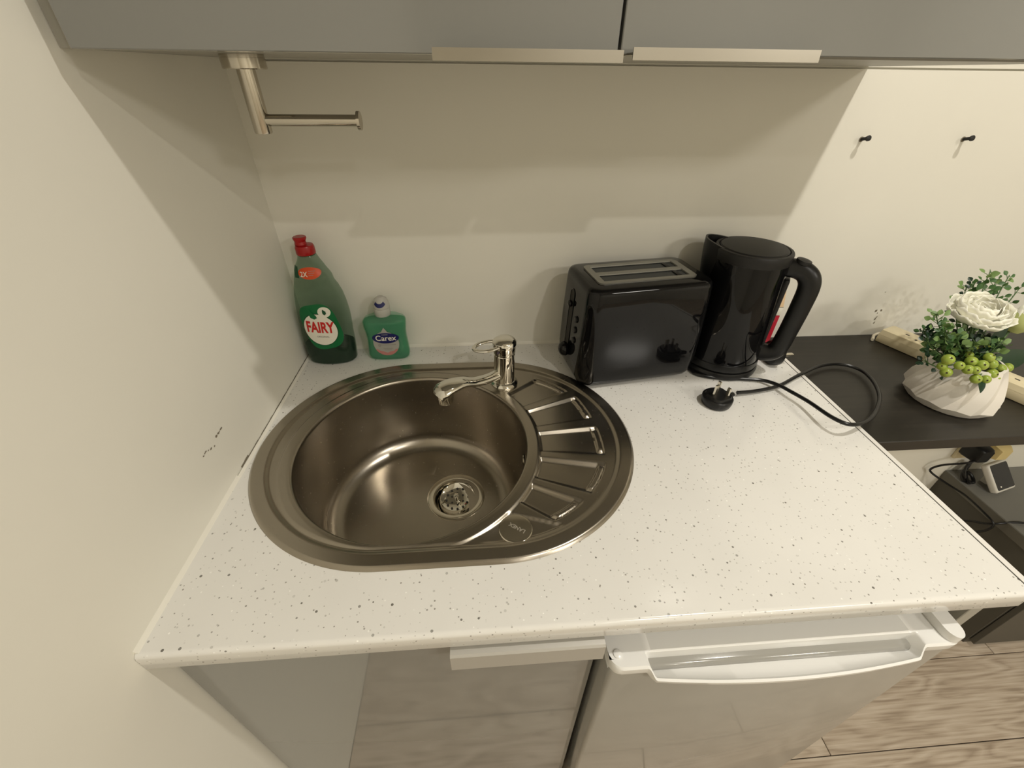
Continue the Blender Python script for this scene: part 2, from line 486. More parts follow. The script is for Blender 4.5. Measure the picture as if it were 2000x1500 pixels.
def outline_r(a):
    """distance from bowl centre to the outline along angle a"""
    dx, dy = math.cos(a), math.sin(a); lo, hi = .05, .6
    for _ in range(40):
        m_ = (lo + hi) / 2; x, y = BC.x + dx * m_, BC.y + dy * m_
        px = min(max(x, SC1.x), SC2.x)
        if math.hypot(x - px, y - SC1.y) < SR: lo = m_
        else: hi = m_
    return lo
orr = [outline_r(2 * PI * i / NA) for i in range(NA)]
for j in range(NR + 1):
    t = j / NR
    ring = []
    for i in range(NA):
        a = 2 * PI * i / NA; r = BR + (orr[i] - BR) * (1 - t)
        x, y = BC.x + r * math.cos(a), BC.y + r * math.sin(a)
        ring.append((x - BC.x, y - BC.y, sink_h(x, y) + .0002))
    rings.append(ring)
# continue down into the bowl
DEP = .158; FR = .034
zr = rings[-1][0][2]
for k in range(1, 7):
    a = R(90 * k / 6); ring_r = BR - .004 * math.sin(a); zz = .0024 - .0084 * (1 - math.cos(a))
    rings.append([(ring_r * math.cos(2 * PI * i / NA), ring_r * math.sin(2 * PI * i / NA), zz) for i in range(NA)])
for k in range(1, 8):
    t = k / 8; rings.append(circ(BR - .004 - .010 * t, -.006 - (DEP - FR - .006) * t, NA))
for k in range(0, 11):
    a = R(8 + 82 * k / 10)
    rings.append(circ(BR - .014 - FR + FR * math.cos(a), -(DEP - FR) - FR * math.sin(a), NA))
for rad in (.11, .08): rings.append(circ(rad, -DEP - (.13 - rad) * .03, NA))
DR = (.306 - BC.x, -.285 - BC.y)           # drain position
DZ = -DEP - .002
rings.append([(DR[0] + .050 * math.cos(2 * PI * i / NA), DR[1] + .050 * math.sin(2 * PI * i / NA), DZ) for i in range(NA)])
loft(bm, rings, False, False)
finish(bm, 'basin', M_STEEL, sink, angle=60)
# drain: flange, cup, basket strainer
bm = bmesh.new()
loft(bm, [circ(.0535, -.0005, 64), circ(.0535, .0012, 64), circ(.051, .0020, 64), circ(.043, .0012, 64), circ(.040, -.002, 64), circ(.038, -.016, 64), circ(.030, -.022, 64)], False, True)
drain = finish(bm, 'drain', M_STEEL2, sink, loc=(DR[0], DR[1], DZ))
bm = bmesh.new()
lathe(bm, [(.0345, -.012), (.0345, -.006), (.0330, -.0045), (.0315, -.006), (.022, -.009), (.008, -.0095), (.0005, -.0095)], 48)
st = finish(bm, 'strainer', M_CHROME, drain)
st.rotation_euler = (R(11), R(-9), 0)
bm = bmesh.new()
for k in range(12):
    a = 2 * PI * k / 12
    c = circ(.0022, -.0078, 10, .021 * math.cos(a), .021 * math.sin(a)); bm.faces.new([bm.verts.new(p) for p in c])
    if k % 2: 
        c = circ(.0018, -.0088, 10, .012 * math.cos(a), .012 * math.sin(a)); bm.faces.new([bm.verts.new(p) for p in c])
h_ = finish(bm, 'strainer_holes', M_DARKGAP, drain, smooth=False); h_.rotation_euler = (R(11), R(-9), 0)
L('strainer_knob', M_CHROME, drain, [(.003, -.0095), (.003, .001), (.005, .002), (.005, .004), (.001, .005)], 20)
# blanking cap with engraved lettering
cz = sink_h(CAPC.x, CAPC.y)
bm = bmesh.new(); lathe(bm, [(.0222, -.001), (.0222, .0016), (.0212, .0026), (.0185, .0030), (.0005, .0032)], 48)
cap = finish(bm, 'blanking_cap', M_STEEL2, sink, loc=(CAPC.x - BC.x, CAPC.y - BC.y, cz))
me = text_mesh('LANEX', .0075, 1.0)
link(me, 'lettering', M_ETCH, cap, smooth=False, loc=(.002, 0, .0034), rot=(0, 0, R(145)))
# overflow slot inside the bowl
bm = bmesh.new()
oa = R(-4)
for rad, dz in ((.011, 0),):
    pass
lathe(bm, [(.0105, 0), (.0105, .0012), (.007, .0018), (.0068, .0005)], 28, False, True)
ov = finish(bm, 'overflow', M_STEEL2, sink)
ov.location = ((BR - .0065) * math.cos(oa), (BR - .0065) * math.sin(oa), -.035)
ov.rotation_euler = (0, R(-90 - 4), oa)

# ------------------------------------------------------------ mixer tap
TB = Vector((.404, -.149))
tz = TOPZ + .0042
tap = thing('mixer_tap', 'chrome single-lever mixer tap with swivel spout behind the sink bowl', 'tap', (TB.x, TB.y, TOPZ + .0008))
L('tap_base', M_CHROME, tap, [(.0255, 0), (.0255, .004), (.0225, .008), (.0195, .010)], 40)
L('tap_body', M_CHROME, tap, [(.0190, .008), (.0195, .012), (.0195, .064), (.0198, .066), (.0198, .068), (.0190, .069), (.0190, .071), (.0206, .073), (.0206, .084), (.0198, .092), (.0165, .0965), (.009, .0985), (.001, .099)], 48)
tip = Vector((.297, -.222)) - TB
pts = [(-.010, -.006, .026), (-.030, -.022, .028), (-.055, -.040, .034), (tip.x * .72, tip.y * .74, .044), (tip.x * .90, tip.y * .92, .046), (tip.x * 1.03, tip.y * 1.04, .042), (tip.x * 1.09, tip.y * 1.10, .035)]
sp = T('spout', M_CHROME, tap, pts, [.011, .0108, .0115, .0145, .0185, .0200, .0175], 24, ry=[.0095, .0085, .0078, .0085, .0105, .0115, .0085], per=6)
bm = bmesh.new(); lathe(bm, [(.0130, -.004), (.0142, -.001), (.0145, .008), (.0160, .016)], 32)
finish(bm, 'aerator', M_CHROME, sp, loc=(tip.x, tip.y, .022))
# lever: domed plate and a loop handle to the left
bm = bmesh.new()
ringpts = []
for i in range(33):
    a = R(60 + 240 * i / 32)
    ringpts.append((-.030 + .025 * math.cos(a), -.002 + .0165 * math.sin(a), .088 + .004 * math.cos(a) - .003))
tube(bm, [(-.010, .0155, .092)] + ringpts + [(-.010, -.0175, .090)], .0042, 12, ry=.0030)
lev = finish(bm, 'lever', M_CHROME, tap)
bm = bmesh.new()
loft(bm, [circ(.0215, .086, 40, 0, -.001, .0210), circ(.0222, .090, 40, 0, -.001, .0216), circ(.021, .095, 40, 0, -.001, .0205), circ(.0165, .0992, 40, .001, -.001, .016), circ(.008, .1015, 40, .002, -.001, .008)], True, True)
finish(bm, 'lever_cap', M_CHROME, lev)
L('temperature_mark', mat('red_blue_mark', (.05, .03, .05), .3), lev, [(.0025, 0), (.0025, .0006), (.0005, .0008)], 14, loc=(-.012, -.0188, .080), rot=(R(70), 0, R(-30)))

# ------------------------------------------------------------ bottles
def body_section(table, z):
    for (z0, a0, b0, d0), (z1, a1, b1, d1) in zip(table[:-1], table[1:]):
        if z <= z1:
            t = (z - z0) / (z1 - z0); t = max(0, t); t = t * t * (3 - 2 * t) * .3 + t * .7
            return a0 + (a1 - a0) * t, b0 + (b1 - b0) * t, d0 + (d1 - d0) * t
    return table[-1][1:]
def super_pt(l, r, d, phi, p):
    c, s = math.cos(phi), math.sin(phi); cx, a = (l + r) / 2, (r - l) / 2
    return cx + a * math.copysign(abs(c) ** (2 / p), c), d * math.copysign(abs(s) ** (2 / p), s)
def bottle_body(table, p, nz=44, n=56, inset=0, ztop=None):
    bm = bmesh.new(); rings = []
    z0 = table[0][0] + inset; z1 = ztop or table[-1][0]
    for i in range(nz + 1):
        z = z0 + (z1 - z0) * i / nz
        l, r, d = body_section(table, z)
        rings.append([(*super_pt(l + inset, r - inset, d - inset, 2 * PI * k / n, p), z) for k in range(n)])
    loft(bm, rings); return bm
def front_pt(table, p, x, z, off):
    """point on the front (-y) of the bottle at width x, height z"""
    l, r, d = body_section(table, z); cx, a = (l + r) / 2, (r - l) / 2
    u = max(-.98, min(.98, (x - cx) / a))
    y = -d * (1 - abs(u) ** p) ** (1 / p)
    return Vector((x, y - off, z))
def decal(table, p, outline, off, name, m, parent, rings=5):
    """flat print laid on the bottle front: outline of (x, z) points"""
    bm = bmesh.new(); n = len(outline)
    cx = sum(q[0] for q in outline) / n; cz = sum(q[1] for q in outline) / n
    vs = [bm.verts.new(front_pt(table, p, cx, cz, off))]
    rows = []
    for k in range(1, rings + 1):
        t = k / rings
        rows.append([bm.verts.new(front_pt(table, p, cx + (x - cx) * t, cz + (z - cz) * t, off)) for x, z in outline])
    for i in range(n):
        j = (i + 1) % n
        bm.faces.new((vs[0], rows[0][i], rows[0][j]))
        for a, b2 in zip(rows[:-1], rows[1:]): bm.faces.new((a[i], b2[i], b2[j], a[j]))
    return finish(bm, name, m, parent, smooth=True)
def print_text(table, p, s, size, x, z, off, m, parent, xs=1.0, rot=0):
    me = sub_tris(text_mesh(s, size, xs, bold=.035 if size > .02 else .012), 1)
    for v in me.vertices:
        a, b2 = v.co.x, v.co.y
        X = a * math.cos(rot) - b2 * math.sin(rot); Z = a * math.sin(rot) + b2 * math.cos(rot)
        v.co = front_pt(table, p, x + X, z + Z, off)
    return link(me, 'lettering', m, parent, smooth=False)
def ell(cx, cz, a, b2, n=36, rot=0, p=2.0):
    out = []
    for i in range(n):
        t = 2 * PI * i / n; c, s = math.cos(t), math.sin(t)
        X = a * math.copysign(abs(c) ** (2 / p), c); Z = b2 * math.copysign(abs(s) ** (2 / p), s)
        out.append((cx + X * math.cos(rot) - Z * math.sin(rot), cz + X * math.sin(rot) + Z * math.cos(rot)))
    return out
M_INKRED = mat('red_print', (.55, .015, .012), .4)
M_INKWHITE = mat('white_print', (.80, .77, .66), .4)
M_INKGREEN = mat('green_print', (.0, .13, .035), .4)
M_INKDKGREEN = mat('dark_green_print', (.0, .06, .02), .4)
M_INKORANGE = mat('orange_red_print', (.62, .07, .012), .4)
M_INKNAVY = mat('navy_print', (.010, .013, .10), .35)
M_INKGREY = mat('grey_print', (.30, .29, .26), .4)
M_INKSILVER = mat('pale_grey_print', (.38, .37, .33), .4)
M_INKPINK = mat('pink_print', (.48, .20, .18), .4)
M_GREENPLASTIC = see_through(mat('clear_green_plastic', (.055, .09, .06), .08, spec=.7), (.83, .92, .84), .72)
M_GREENLIQ = see_through(mat('dark_green_liquid', (.002, .018, .009), .1), (.04, .30, .13), .16)
M_AQUAPLASTIC = see_through(mat('clear_soap_bottle', (.25, .50, .36), .08, spec=.7), (.90, .98, .93), .78)
M_AQUALIQ = see_through(mat('green_soap', (.03, .28, .14), .1), (.30, .84, .54), .55)
M_REDCAP = mat('red_cap_plastic', (.34, .008, .008), .26)
M_FROST = see_through(mat('frosted_cap_plastic', (.62, .60, .55), .22), (.9, .9, .88), .30)

# washing-up liquid bottle; table rows: z, left x, right x, half depth (local to x=.058)
ox = .058
FT = [(0, .016 - ox, .098 - ox, .022), (.004, .010 - ox, .1035 - ox, .027), (.024, .0075 - ox, .1055 - ox, .029), (.046, .008 - ox, .1065 - ox, .029), (.066, .009 - ox, .107 - ox, .029), (.087, .0105 - ox, .1085 - ox, .029), (.107, .0115 - ox, .109 - ox, .0285), (.126, .0135 - ox, .1075 - ox, .028), (.145, .0165 - ox, .1045 - ox, .027), (.160, .020 - ox, .0995 - ox, .0258), (.171, .0235 - ox, .0938 - ox, .0245), (.181, .0265 - ox, .0925 - ox, .0235), (.199, .0325 - ox, .083 - ox, .020), (.213, .041 - ox, .076 - ox, .017), (.220, .0435 - ox, .0735 - ox, .0148)]
FP = 2.3
fb = thing('dish_soap_bottle', 'green see-through washing-up liquid bottle with a red cap', 'bottle', (ox, -.040, TOPZ))
finish(bottle_body(FT, FP), 'bottle_body', M_GREENPLASTIC, fb)
finish(bottle_body(FT, FP, nz=14, inset=.0016, ztop=.042), 'liquid', M_GREENLIQ, fb)
lab_o = decal(FT, FP, ell(.0005, .088, .034, .047, p=3.2, n=56, rot=R(9)), .0006, 'front_label', M_INKGREEN, fb)
decal(FT, FP, ell(-.0015, .083, .0315, .0345, n=48, rot=R(20)), .0009, 'label_ring', M_INKDKGREEN, lab_o)
decal(FT, FP, ell(-.0015, .083, .0300, .0330, n=48, rot=R(20)), .0012, 'label_disc', M_INKWHITE, lab_o)
decal(FT, FP, ell(.0135, .1195, .0115, .0105, n=30), .0013, 'label_badge', M_INKWHITE, lab_o)
decal(FT, FP, [(.0115, .1255), (.0165, .121), (.017, .1165), (.0135, .1135), (.0105, .1165), (.0105, .121)], .0016, 'drop_mark', M_INKDKGREEN, lab_o)
decal(FT, FP, [(-.0125, .127), (-.009, .119), (-.003, .1135), (-.0015, .1085), (-.007, .1055), (-.0135, .1085), (-.0155, .115)], .0015, 'leaf_mark', M_INKGREEN, lab_o)
print_text(FT, FP, 'FAIRY', .0310, -.0015, .0875, .0016, M_INKRED, lab_o, .63, R(-4))
print_text(FT, FP, 'ORIGINAL', .0050, .0005, .0685, .0016, M_INKGREY, lab_o, 1.0, R(-4))
top_l = decal(FT, FP, ell(.0035, .1925, .0195, .0105, n=36), .0007, 'top_label', M_INKORANGE, fb)
decal(FT, FP, [(-.0235, .203), (-.0155, .2035), (-.0155, .1835), (-.0245, .1835), (-.027, .193)], .0009, 'top_label_end', M_INKDKGREEN, top_l)
print_text(FT, FP, '2X', .0125, -.0060, .1905, .0012, M_INKWHITE, top_l, .85)
for k in range(3):
    B('text_line', M_INKWHITE, top_l, .003, .014 - .002 * k, -.0245 - .0006 * 0, -.0238, .1955 - k * .0035, .1963 - k * .0035) if False else None
    decal(FT, FP, [(.0025, .1955 - k * .0034), (.0145 - .002 * k, .1955 - k * .0034), (.0145 - .002 * k, .1967 - k * .0034), (.0025, .1967 - k * .0034)], .0012, 'text_line', M_INKPINK, top_l, 2)
bm = bmesh.new()
lathe(bm, [(.0148, .2195), (.0155, .2205), (.0155, .2215)], 36, cx=.0005)
finish(bm, 'neck_ring', M_INKDKGREEN, fb)
bm = bmesh.new()
loft(bm, [circ(.0158, .221, 36), circ(.0165, .2225, 36), circ(.0162, .233, 36), circ(.0150, .2365, 36), circ(.0115, .2375, 36), circ(.0102, .238, 36, -.0050), circ(.0092, .243, 36, -.0050), circ(.0112, .2475, 36, -.0045), circ(.0112, .250, 36, -.0045), circ(.0100, .251, 36, -.0045)])
rc = finish(bm, 'cap', M_REDCAP, fb)

# hand soap bottle
sx, sy = .1705, -.0360
CT = [(0, -.036, .036, .015), (.003, -.0405, .0405, .019), (.010, -.0418, .0418, .0215), (.025, -.0408, .0412, .0215), (.045, -.0393, .0398, .0210), (.060, -.0398, .0400, .0210), (.074, -.0418, .0420, .0212), (.084, -.0420, .0428, .0205), (.090, -.0385, .0405, .0185), (.095, -.026, .029, .016), (.0975, -.0150, .0150, .0145)]
CP = 3.0
cb = thing('hand_soap_bottle', 'small clear bottle of green hand soap with a frosted cap', 'bottle', (sx, sy, TOPZ))
finish(bottle_body(CT, CP), 'bottle_body', M_AQUAPLASTIC, cb)
finish(bottle_body(CT, CP, nz=30, inset=.0015, ztop=.086), 'liquid', M_AQUALIQ, cb)
sl = decal(CT, CP, ell(.001, .042, .0255, .0270, n=44), .0006, 'front_label', M_INKSILVER, cb)
decal(CT, CP, [(.0255 * math.cos(a) + .001, .042 + .027 * math.sin(a)) for a in [R(-150 + 120 * i / 16) for i in range(17)]] + [(.0235 * math.cos(a) + .001, .042 + .0245 * math.sin(a)) for a in [R(-30 - 120 * i / 16) for i in range(17)]], .0009, 'label_rim', M_INKPINK, sl, 1)
decal(CT, CP, ell(.0015, .0545, .0262, .0118, n=40), .0010, 'label_oval', M_INKNAVY, sl)
print_text(CT, CP, 'Carex', .0165, .0018, .0543, .0013, M_INKWHITE, sl, .98)
print_text(CT, CP, 'cussons', .0038, .0010, .0628, .0013, M_INKSILVER, sl)
decal(CT, CP, [(-.006, .067), (.001, .078), (.008, .067)], .0008, 'label_peak', M_INKSILVER, sl, 2)
for k, (a, b2, zz) in enumerate([(-.010, .020, .0385), (-.006, .013, .0305), (-.004, .011, .0272)]):
    decal(CT, CP, [(a, zz), (b2, zz), (b2, zz + (.0022 if k == 0 else .0014)), (a, zz + (.0022 if k == 0 else .0014))], .0010, 'text_line', M_INKGREY, sl, 2)
decal(CT, CP, ell(-.0125, .0385, .0032, .0036, n=16), .0010, 'leaf_mark', M_INKGREY, sl, 2)
bm = bmesh.new()
loft(bm, [circ(.0150, .0965, 36), circ(.0155, .098, 36), circ(.0155, .110, 36), circ(.0148, .1115, 36), circ(.0158, .113, 36), circ(.0158, .117, 36), circ(.0142, .124, 36), circ(.0118, .130, 36), circ(.0060, .1345, 36)])
cc = finish(bm, 'cap', M_FROST, cb)
bm = bmesh.new()   # navy crescent on the front of the cap
N = 16
vi, vo = [], []
for i in range(N + 1):
    a = R(200 + 140 * i / N)
    for rad, arr, zc_ in ((.0112, vo, .1262), (.0075, vi, .1310)):
        X = rad * math.cos(a); Z = zc_ + .78 * rad * math.sin(a)
        rr_ = .0160 if Z < .117 else .0160 - (Z - .117) * .24
        arr.append(bm.verts.new((X, -math.sqrt(max(1e-6, rr_ ** 2 - X * X)) - .0006, Z)))
for i in range(N): bm.faces.new((vo[i], vo[i + 1], vi[i + 1], vi[i]))
finish(bm, 'crescent_mark', M_INKNAVY, cc)

# ------------------------------------------------------------ toaster
toaster = thing('toaster', 'black gloss two-slice toaster with a grey top plate beside the sink', 'toaster', (.6485, -.0985, TOPZ), R(8.5))
HX, HY = .121, .072
bm = bmesh.new()
secs = [(.006, .108, .060, .024), (.010, .115, .067, .025), (.020, .1190, .0712, .025), (.045, HX, HY, .025), (.11, .1195, .0708, .024), (.165, .1172, .0690, .023), (.188, .1162, .0682, .023), (.194, .1148, .0668, .022), (.1975, .1120, .0640, .020), (.1992, .1070, .0590, .018)]
loft(bm, [rring(a, b2, r, z, 9) for z, a, b2, r in secs])
finish(bm, 'housing', M_BLACKGLOSS, toaster, angle=40)
# top plate with two slots: frame pieces round real openings
ZT = .1988
bm = bmesh.new()
ox0 = -.001
def plate(bm, z0, z1):
    outer = rring(.092, .0425, .010, z1, 6, ox0, 0)
    slots = [(ox0 - .080, ox0 + .080, .0055, .0335), (ox0 - .080, ox0 + .080, -.0335, -.0055)]
    for z in (z1,):
        vo = [bm.verts.new((x, y, z)) for x, y, _ in outer]; ed = []
        for i in range(len(vo)): ed.append(bm.edges.new((vo[i], vo[(i + 1) % len(vo)])))
        low = [bm.verts.new((x, y, z0)) for x, y, _ in outer]
        for i in range(len(vo)):
            j = (i + 1) % len(vo); bm.faces.new((vo[i], vo[j], low[j], low[i]))
        for a, b2, c, d in slots:
            q = [bm.verts.new((x, y, z)) for x, y in ((a, c), (b2, c), (b2, d), (a, d))]
            q2 = [bm.verts.new((x, y, z - .0045)) for x, y in ((a + .001, c + .001), (b2 - .001, c + .001), (b2 - .001, d - .001), (a + .001, d - .001))]
            for i in range(4):
                ed.append(bm.edges.new((q[i], q[(i + 1) % 4])))
                bm.faces.new((q[i], q[(i + 1) % 4], q2[(i + 1) % 4], q2[i]))
        bmesh.ops.triangle_fill(bm, use_beauty=True, edges=ed)
plate(bm, ZT - .001, ZT + .0030)
finish(bm, 'top_plate', M_TPLATE, toaster, angle=30)
for s in (1, -1):
    bm = bmesh.new()
    a, b2 = ox0 - .079, ox0 + .079
    c, d = (.0065, .0325) if s > 0 else (-.0325, -.0065)
    v0 = [bm.verts.new((x, y, ZT + .0012)) for x, y in ((a, c), (b2, c), (b2, d), (a, d))]
    v1 = [bm.verts.new((x, y, ZT + .0006)) for x, y in ((a + .001, c + .001), (b2 - .001, c + .001), (b2 - .001, d - .001), (a + .001, d - .001))]
    for i in range(4): bm.faces.new((v0[i], v0[(i + 1) % 4], v1[(i + 1) % 4], v1[i]))
    bm.faces.new(v1)
    so = finish(bm, 'bread_slot', M_SLOT, toaster, smooth=False)
    B('guide_bar', M_BLACKMATT, so, b2 - .020, b2 - .012, c + .003, d - .003, ZT + .0006, ZT + .0022, .0005)
# control end (left side): recessed lever track, lever knob, buttons, dial
def on_side(z):
    for (z0, a0, *_), (z1, a1, *_2) in zip(secs[:-1], secs[1:]):
        if z <= z1: return -(a0 + (a1 - a0) * (z - z0) / (z1 - z0))
    return -HX
bm = bmesh.new()
def rr_side(cy, cz_, hy, hz, r, off, n=8):
    return [(on_side(z) - off, cy + p, z) for p, q in [(pt[0], pt[1]) for pt in rring(hy, hz, r, 0, n)] for z in [cz_ + q]]
o1 = rr_side(.010, .110, .0095, .062, .0094, .0006); bm.faces.new([bm.verts.new(p) for p in o1])
trk = finish(bm, 'lever_track', M_DARKGAP, toaster, smooth=False)
bm = bmesh.new(); loft(bm, [rr_side(.010, .110, .0105, .063, .0104, .0010), rr_side(.010, .110, .0095, .062, .0094, .0014), rr_side(.010, .110, .0088, .0612, .0087, .0006)], False, False)
finish(bm, 'track_rim', M_BLACKGLOSS, trk)
B('lever_arm', M_BLACKGLOSS, toaster, -HX - .005, -HX + .004, .004, .016, .140, .150, .003)
bm = bmesh.new()
bmesh.ops.create_uvsphere(bm, u_segments=24, v_segments=14, radius=.0145)
for v in bm.verts: v.co.x *= .75
finish(bm, 'browning_dial', M_BLACKGLOSS, toaster, loc=(-HX - .006, .006, .052))
for k in range(3):
    bm = bmesh.new(); lathe(bm, [(.0062, 0), (.0062, .0022), (.0050, .0034), (.0005, .0040)], 24)
    finish(bm, 'push_button', M_BLACKSATIN, toaster, loc=(on_side(.128 - k * .021) + .0004, -.022, .128 - k * .021), rot=(0, R(-90), 0))
for sx_, sy_ in ((-.080, .045), (.085, .045), (.085, -.045), (-.045, -.045)):
    L('rubber_foot', M_BLACKMATT, toaster, [(.009, 0), (.009, .009)], 16, sx_, sy_)

# ------------------------------------------------------------ kettle on its base
KX, KY = .850, -.094
HA = R(-34)
kettle = thing('kettle', 'black gloss electric kettle with a large side handle and flat lid', 'kettle', (KX, KY, TOPZ), HA)
kbase = L('power_base', M_BLACKSATIN, kettle, [(.070, 0), (.0755, .003), (.0765, .010), (.074, .015), (.066, .0175), (.02, .018)], 56)
bm = bmesh.new(); loft(bm, [[(.060, -.012, .004), (.088, -.006, .0015), (.092, .004, .0015), (.062, .014, .004)], [(.060, -.012, .012), (.088, -.006, .006), (.092, .004, .006), (.062, .014, .012)]])
finish(bm, 'cord_clip', M_CLEAR, kbase)
KUP = (0, 0, .018)
bm = bmesh.new()
kp = [(.066, .0), (.0715, .002), (.0725, .008), (.0718, .03), (.0695, .09), (.0665, .15), (.0645, .190), (.0635, .206), (.0635, .214)]
lathe(bm, kp, 64)
finish(bm, 'kettle_body', M_BLACKGLOSS, kettle, angle=50, loc=KUP)
L('kettle_foot', M_BLACKSATIN, kettle, [(.0735, .0003), (.0745, .004), (.0735, .014), (.0728, .0145)], 64, loc=KUP)
bm = bmesh.new()
loft(bm, [circ(.0640, .203, 64), circ(.0645, .212, 64), circ(.0645, .219, 64), circ(.0630, .2215, 64), circ(.0585, .2222, 64), circ(.0570, .2195, 64)], False, False)
finish(bm, 'rim', M_BLACKMATT, kettle, loc=KUP)
lid = L('lid', M_BLACKMATT, kettle, [(.0565, .216), (.0565, .2215), (.0545, .2235), (.040, .2250), (.015, .2262), (.0005, .2264)], 64, loc=KUP)
# spout: a beak on the side away from the handle, its lip rising above the lid
bm = bmesh.new()
rings = []
for k, (z, ext, hw) in enumerate([(.085, .0, .012), (.115, .005, .024), (.150, .012, .034), (.185, .019, .040), (.212, .023, .040), (.222, .024, .038)]):
    rb = .0665 - (z - .15) * .045
    ring = []
    for i in range(13):
        u = -1 + 2 * i / 12
        yy = u * hw; base = -math.sqrt(max(1e-6, rb * rb - yy * yy)) + .004
        ring.append((base - ext * (1 - abs(u) ** 2.4) - .0005, yy, z + .007 * (1 - abs(u) ** 2.5) * (k == 5)))
    rings.append(ring)
inner = [[(x + .004, y * .88, z) for x, y, z in r] for r in rings[:0:-1]]
loft(bm, rings + [[(x + .0035, y * .9, z - .0005) for x, y, z in rings[-1]]] + [[(x + .004, y * .86, z) for x, y, z in rings[-2]]], False, False, closed=False)
finish(bm, 'spout', M_BLACKSATIN, kettle, angle=50, loc=KUP)
# handle: rounded bar leaving the rim, down, and back to the body
hp = [(.052, 0, .196), (.070, 0, .197), (.086, 0, .194), (.098, 0, .184), (.1035, 0, .166), (.1035, 0, .13), (.1015, 0, .085), (.0985, 0, .050), (.093, 0, .036), (.082, 0, .029), (.064, 0, .028)]
T('handle', M_BLACKSATIN, kettle, hp, [.0165, .0165, .0170, .0175, .0172, .0168, .0162, .0165, .0172, .0180, .0190], 20, ry=[.014, .0130, .0135, .0145, .0140, .0135, .0130, .0130, .0130, .0125, .012], per=6, up=Vector((0, 1, 0)), loc=KUP)
bm = bmesh.new(); lathe(bm, [(.012, 0), (.0128, .003), (.012, .006), (.004, .0075)], 28)
finish(bm, 'lid_button', M_BLACKMATT, kettle, loc=(.080, 0, .2255), rot=(0, R(10), 0))
bm = bmesh.new()
box(bm, .0640, .0722, -.0115, .0115, .045, .178, .003)
finish(bm, 'water_gauge', M_BLACKMATT, kettle, loc=KUP)

# plugs and cords
def make_plug(name, parent):
    bm = bmesh.new()
    secs_ = [(.0, .0225, .0230, .0215), (.002, .0245, .025, .0235), (.010, .0260, .0265, .025), (.0155, .0258, .0262, .0245), (.0170, .0245, .025, .0235), (.0172, .0195, .0205, .012), (.0215, .0180, .0185, .011)]
    loft(bm, [rring(a, b2, r, z, 7) for z, a, b2, r in secs_])
    p = finish(bm, name, M_BLACKSATIN, parent, angle=40)
    for (px, py, w_, d_, h__) in ((0, .0105, .004, .008, .022), (-.011, -.008, .0064, .004, .0175), (.011, -.008, .0064, .004, .0175)):
        bm = bmesh.new(); box(bm, px - w_ / 2, px + w_ / 2, py - d_ / 2, py + d_ / 2, .0205, .0215 + h__, .0007, 1)
        finish(bm, 'pin', M_PIN, p)
    bm = bmesh.new(); tube(bm, [(0, -.022, .008), (0, -.032, .008), (0, -.040, .008)], [.0062, .0052, .0042], 12)
    finish(bm, 'cord_grip', M_RUBBER, p)
    return p
# toaster cord: loops over the worktop edge and ends in the plug that lies pins up
cord_px = [(1440, 767, .909), (1480, 763, .907), (1522, 753, .909), (1560, 733, .912), (1600, 715, .908), (1640, 711, .906), (1680, 722, .906), (1706, 745, .908), (1718, 775, .912), (1710, 805, .916), (1690, 824, .922), (1660, 829, .928), (1625, 815, .926), (1580, 785, .918), (1545, 765, .915), (1520, 752, .912), (1490, 743, .907), (1450, 740, .905), (1400, 738, .9045), (1362, 731, .9045), (1347, 720, .9045)]
cw = [atz(u, v, z) for u, v, z in cord_px]
cw += [Vector((.772, -.085, .9045)), Vector((.768, -.045, .9055)), Vector((.772, -.015, .912)), Vector((.755, -.012, .925)), Vector((.735, -.022, .93))]
Mt = Matrix.Translation(toaster.location) @ Matrix.Rotation(R(8.5), 4, 'Z')
inv = Mt.inverted()
T('power_cord', M_RUBBER, toaster, [inv @ p for p in cw], .0034, 10, per=8)
pl = make_plug('plug', toaster)
pc = atz(1400, 780, .909)
pd = (cw[0].to_2d() - pc.to_2d())
ang = math.atan2(pd.y, pd.x) + PI / 2
pl.matrix_basis = inv @ Matrix.Translation((pc.x, pc.y, TOPZ + .0004)) @ Matrix.Rotation(ang, 4, 'Z')
# kettle cord: coiled between kettle and toaster, its plug lying on edge behind the kettle
Kt = Matrix.Translation(kettle.location) @ Matrix.Rotation(HA, 4, 'Z'); kinv = Kt.inverted()
kc = [(.79, -.060, .906), (.782, -.030, .906), (.785, -.012, .915), (.781, -.010, .955), (.779, -.022, .995), (.779, -.040, 1.010), (.778, -.058, .985), (.778, -.060, .945), (.781, -.040, .916), (.785, -.018, .910), (.81, -.010, .905), (.86, -.012, .905), (.895, -.014, .905), (.916, -.030, .905), (.930, -.056, .908), (.945, -.071, .918)]
T('power_cord', M_RUBBER, kettle, [kinv @ Vector(p) for p in kc], .0034, 10, per=8)
pl2 = make_plug('plug', kettle)
pl2.matrix_basis = kinv @ Matrix.Translation((.952, -.108, .9255)) @ Matrix.Rotation(R(2), 4, 'Z') @ Matrix.Rotation(R(90), 4, 'Y') @ Matrix.Rotation(R(180), 4, 'Z')

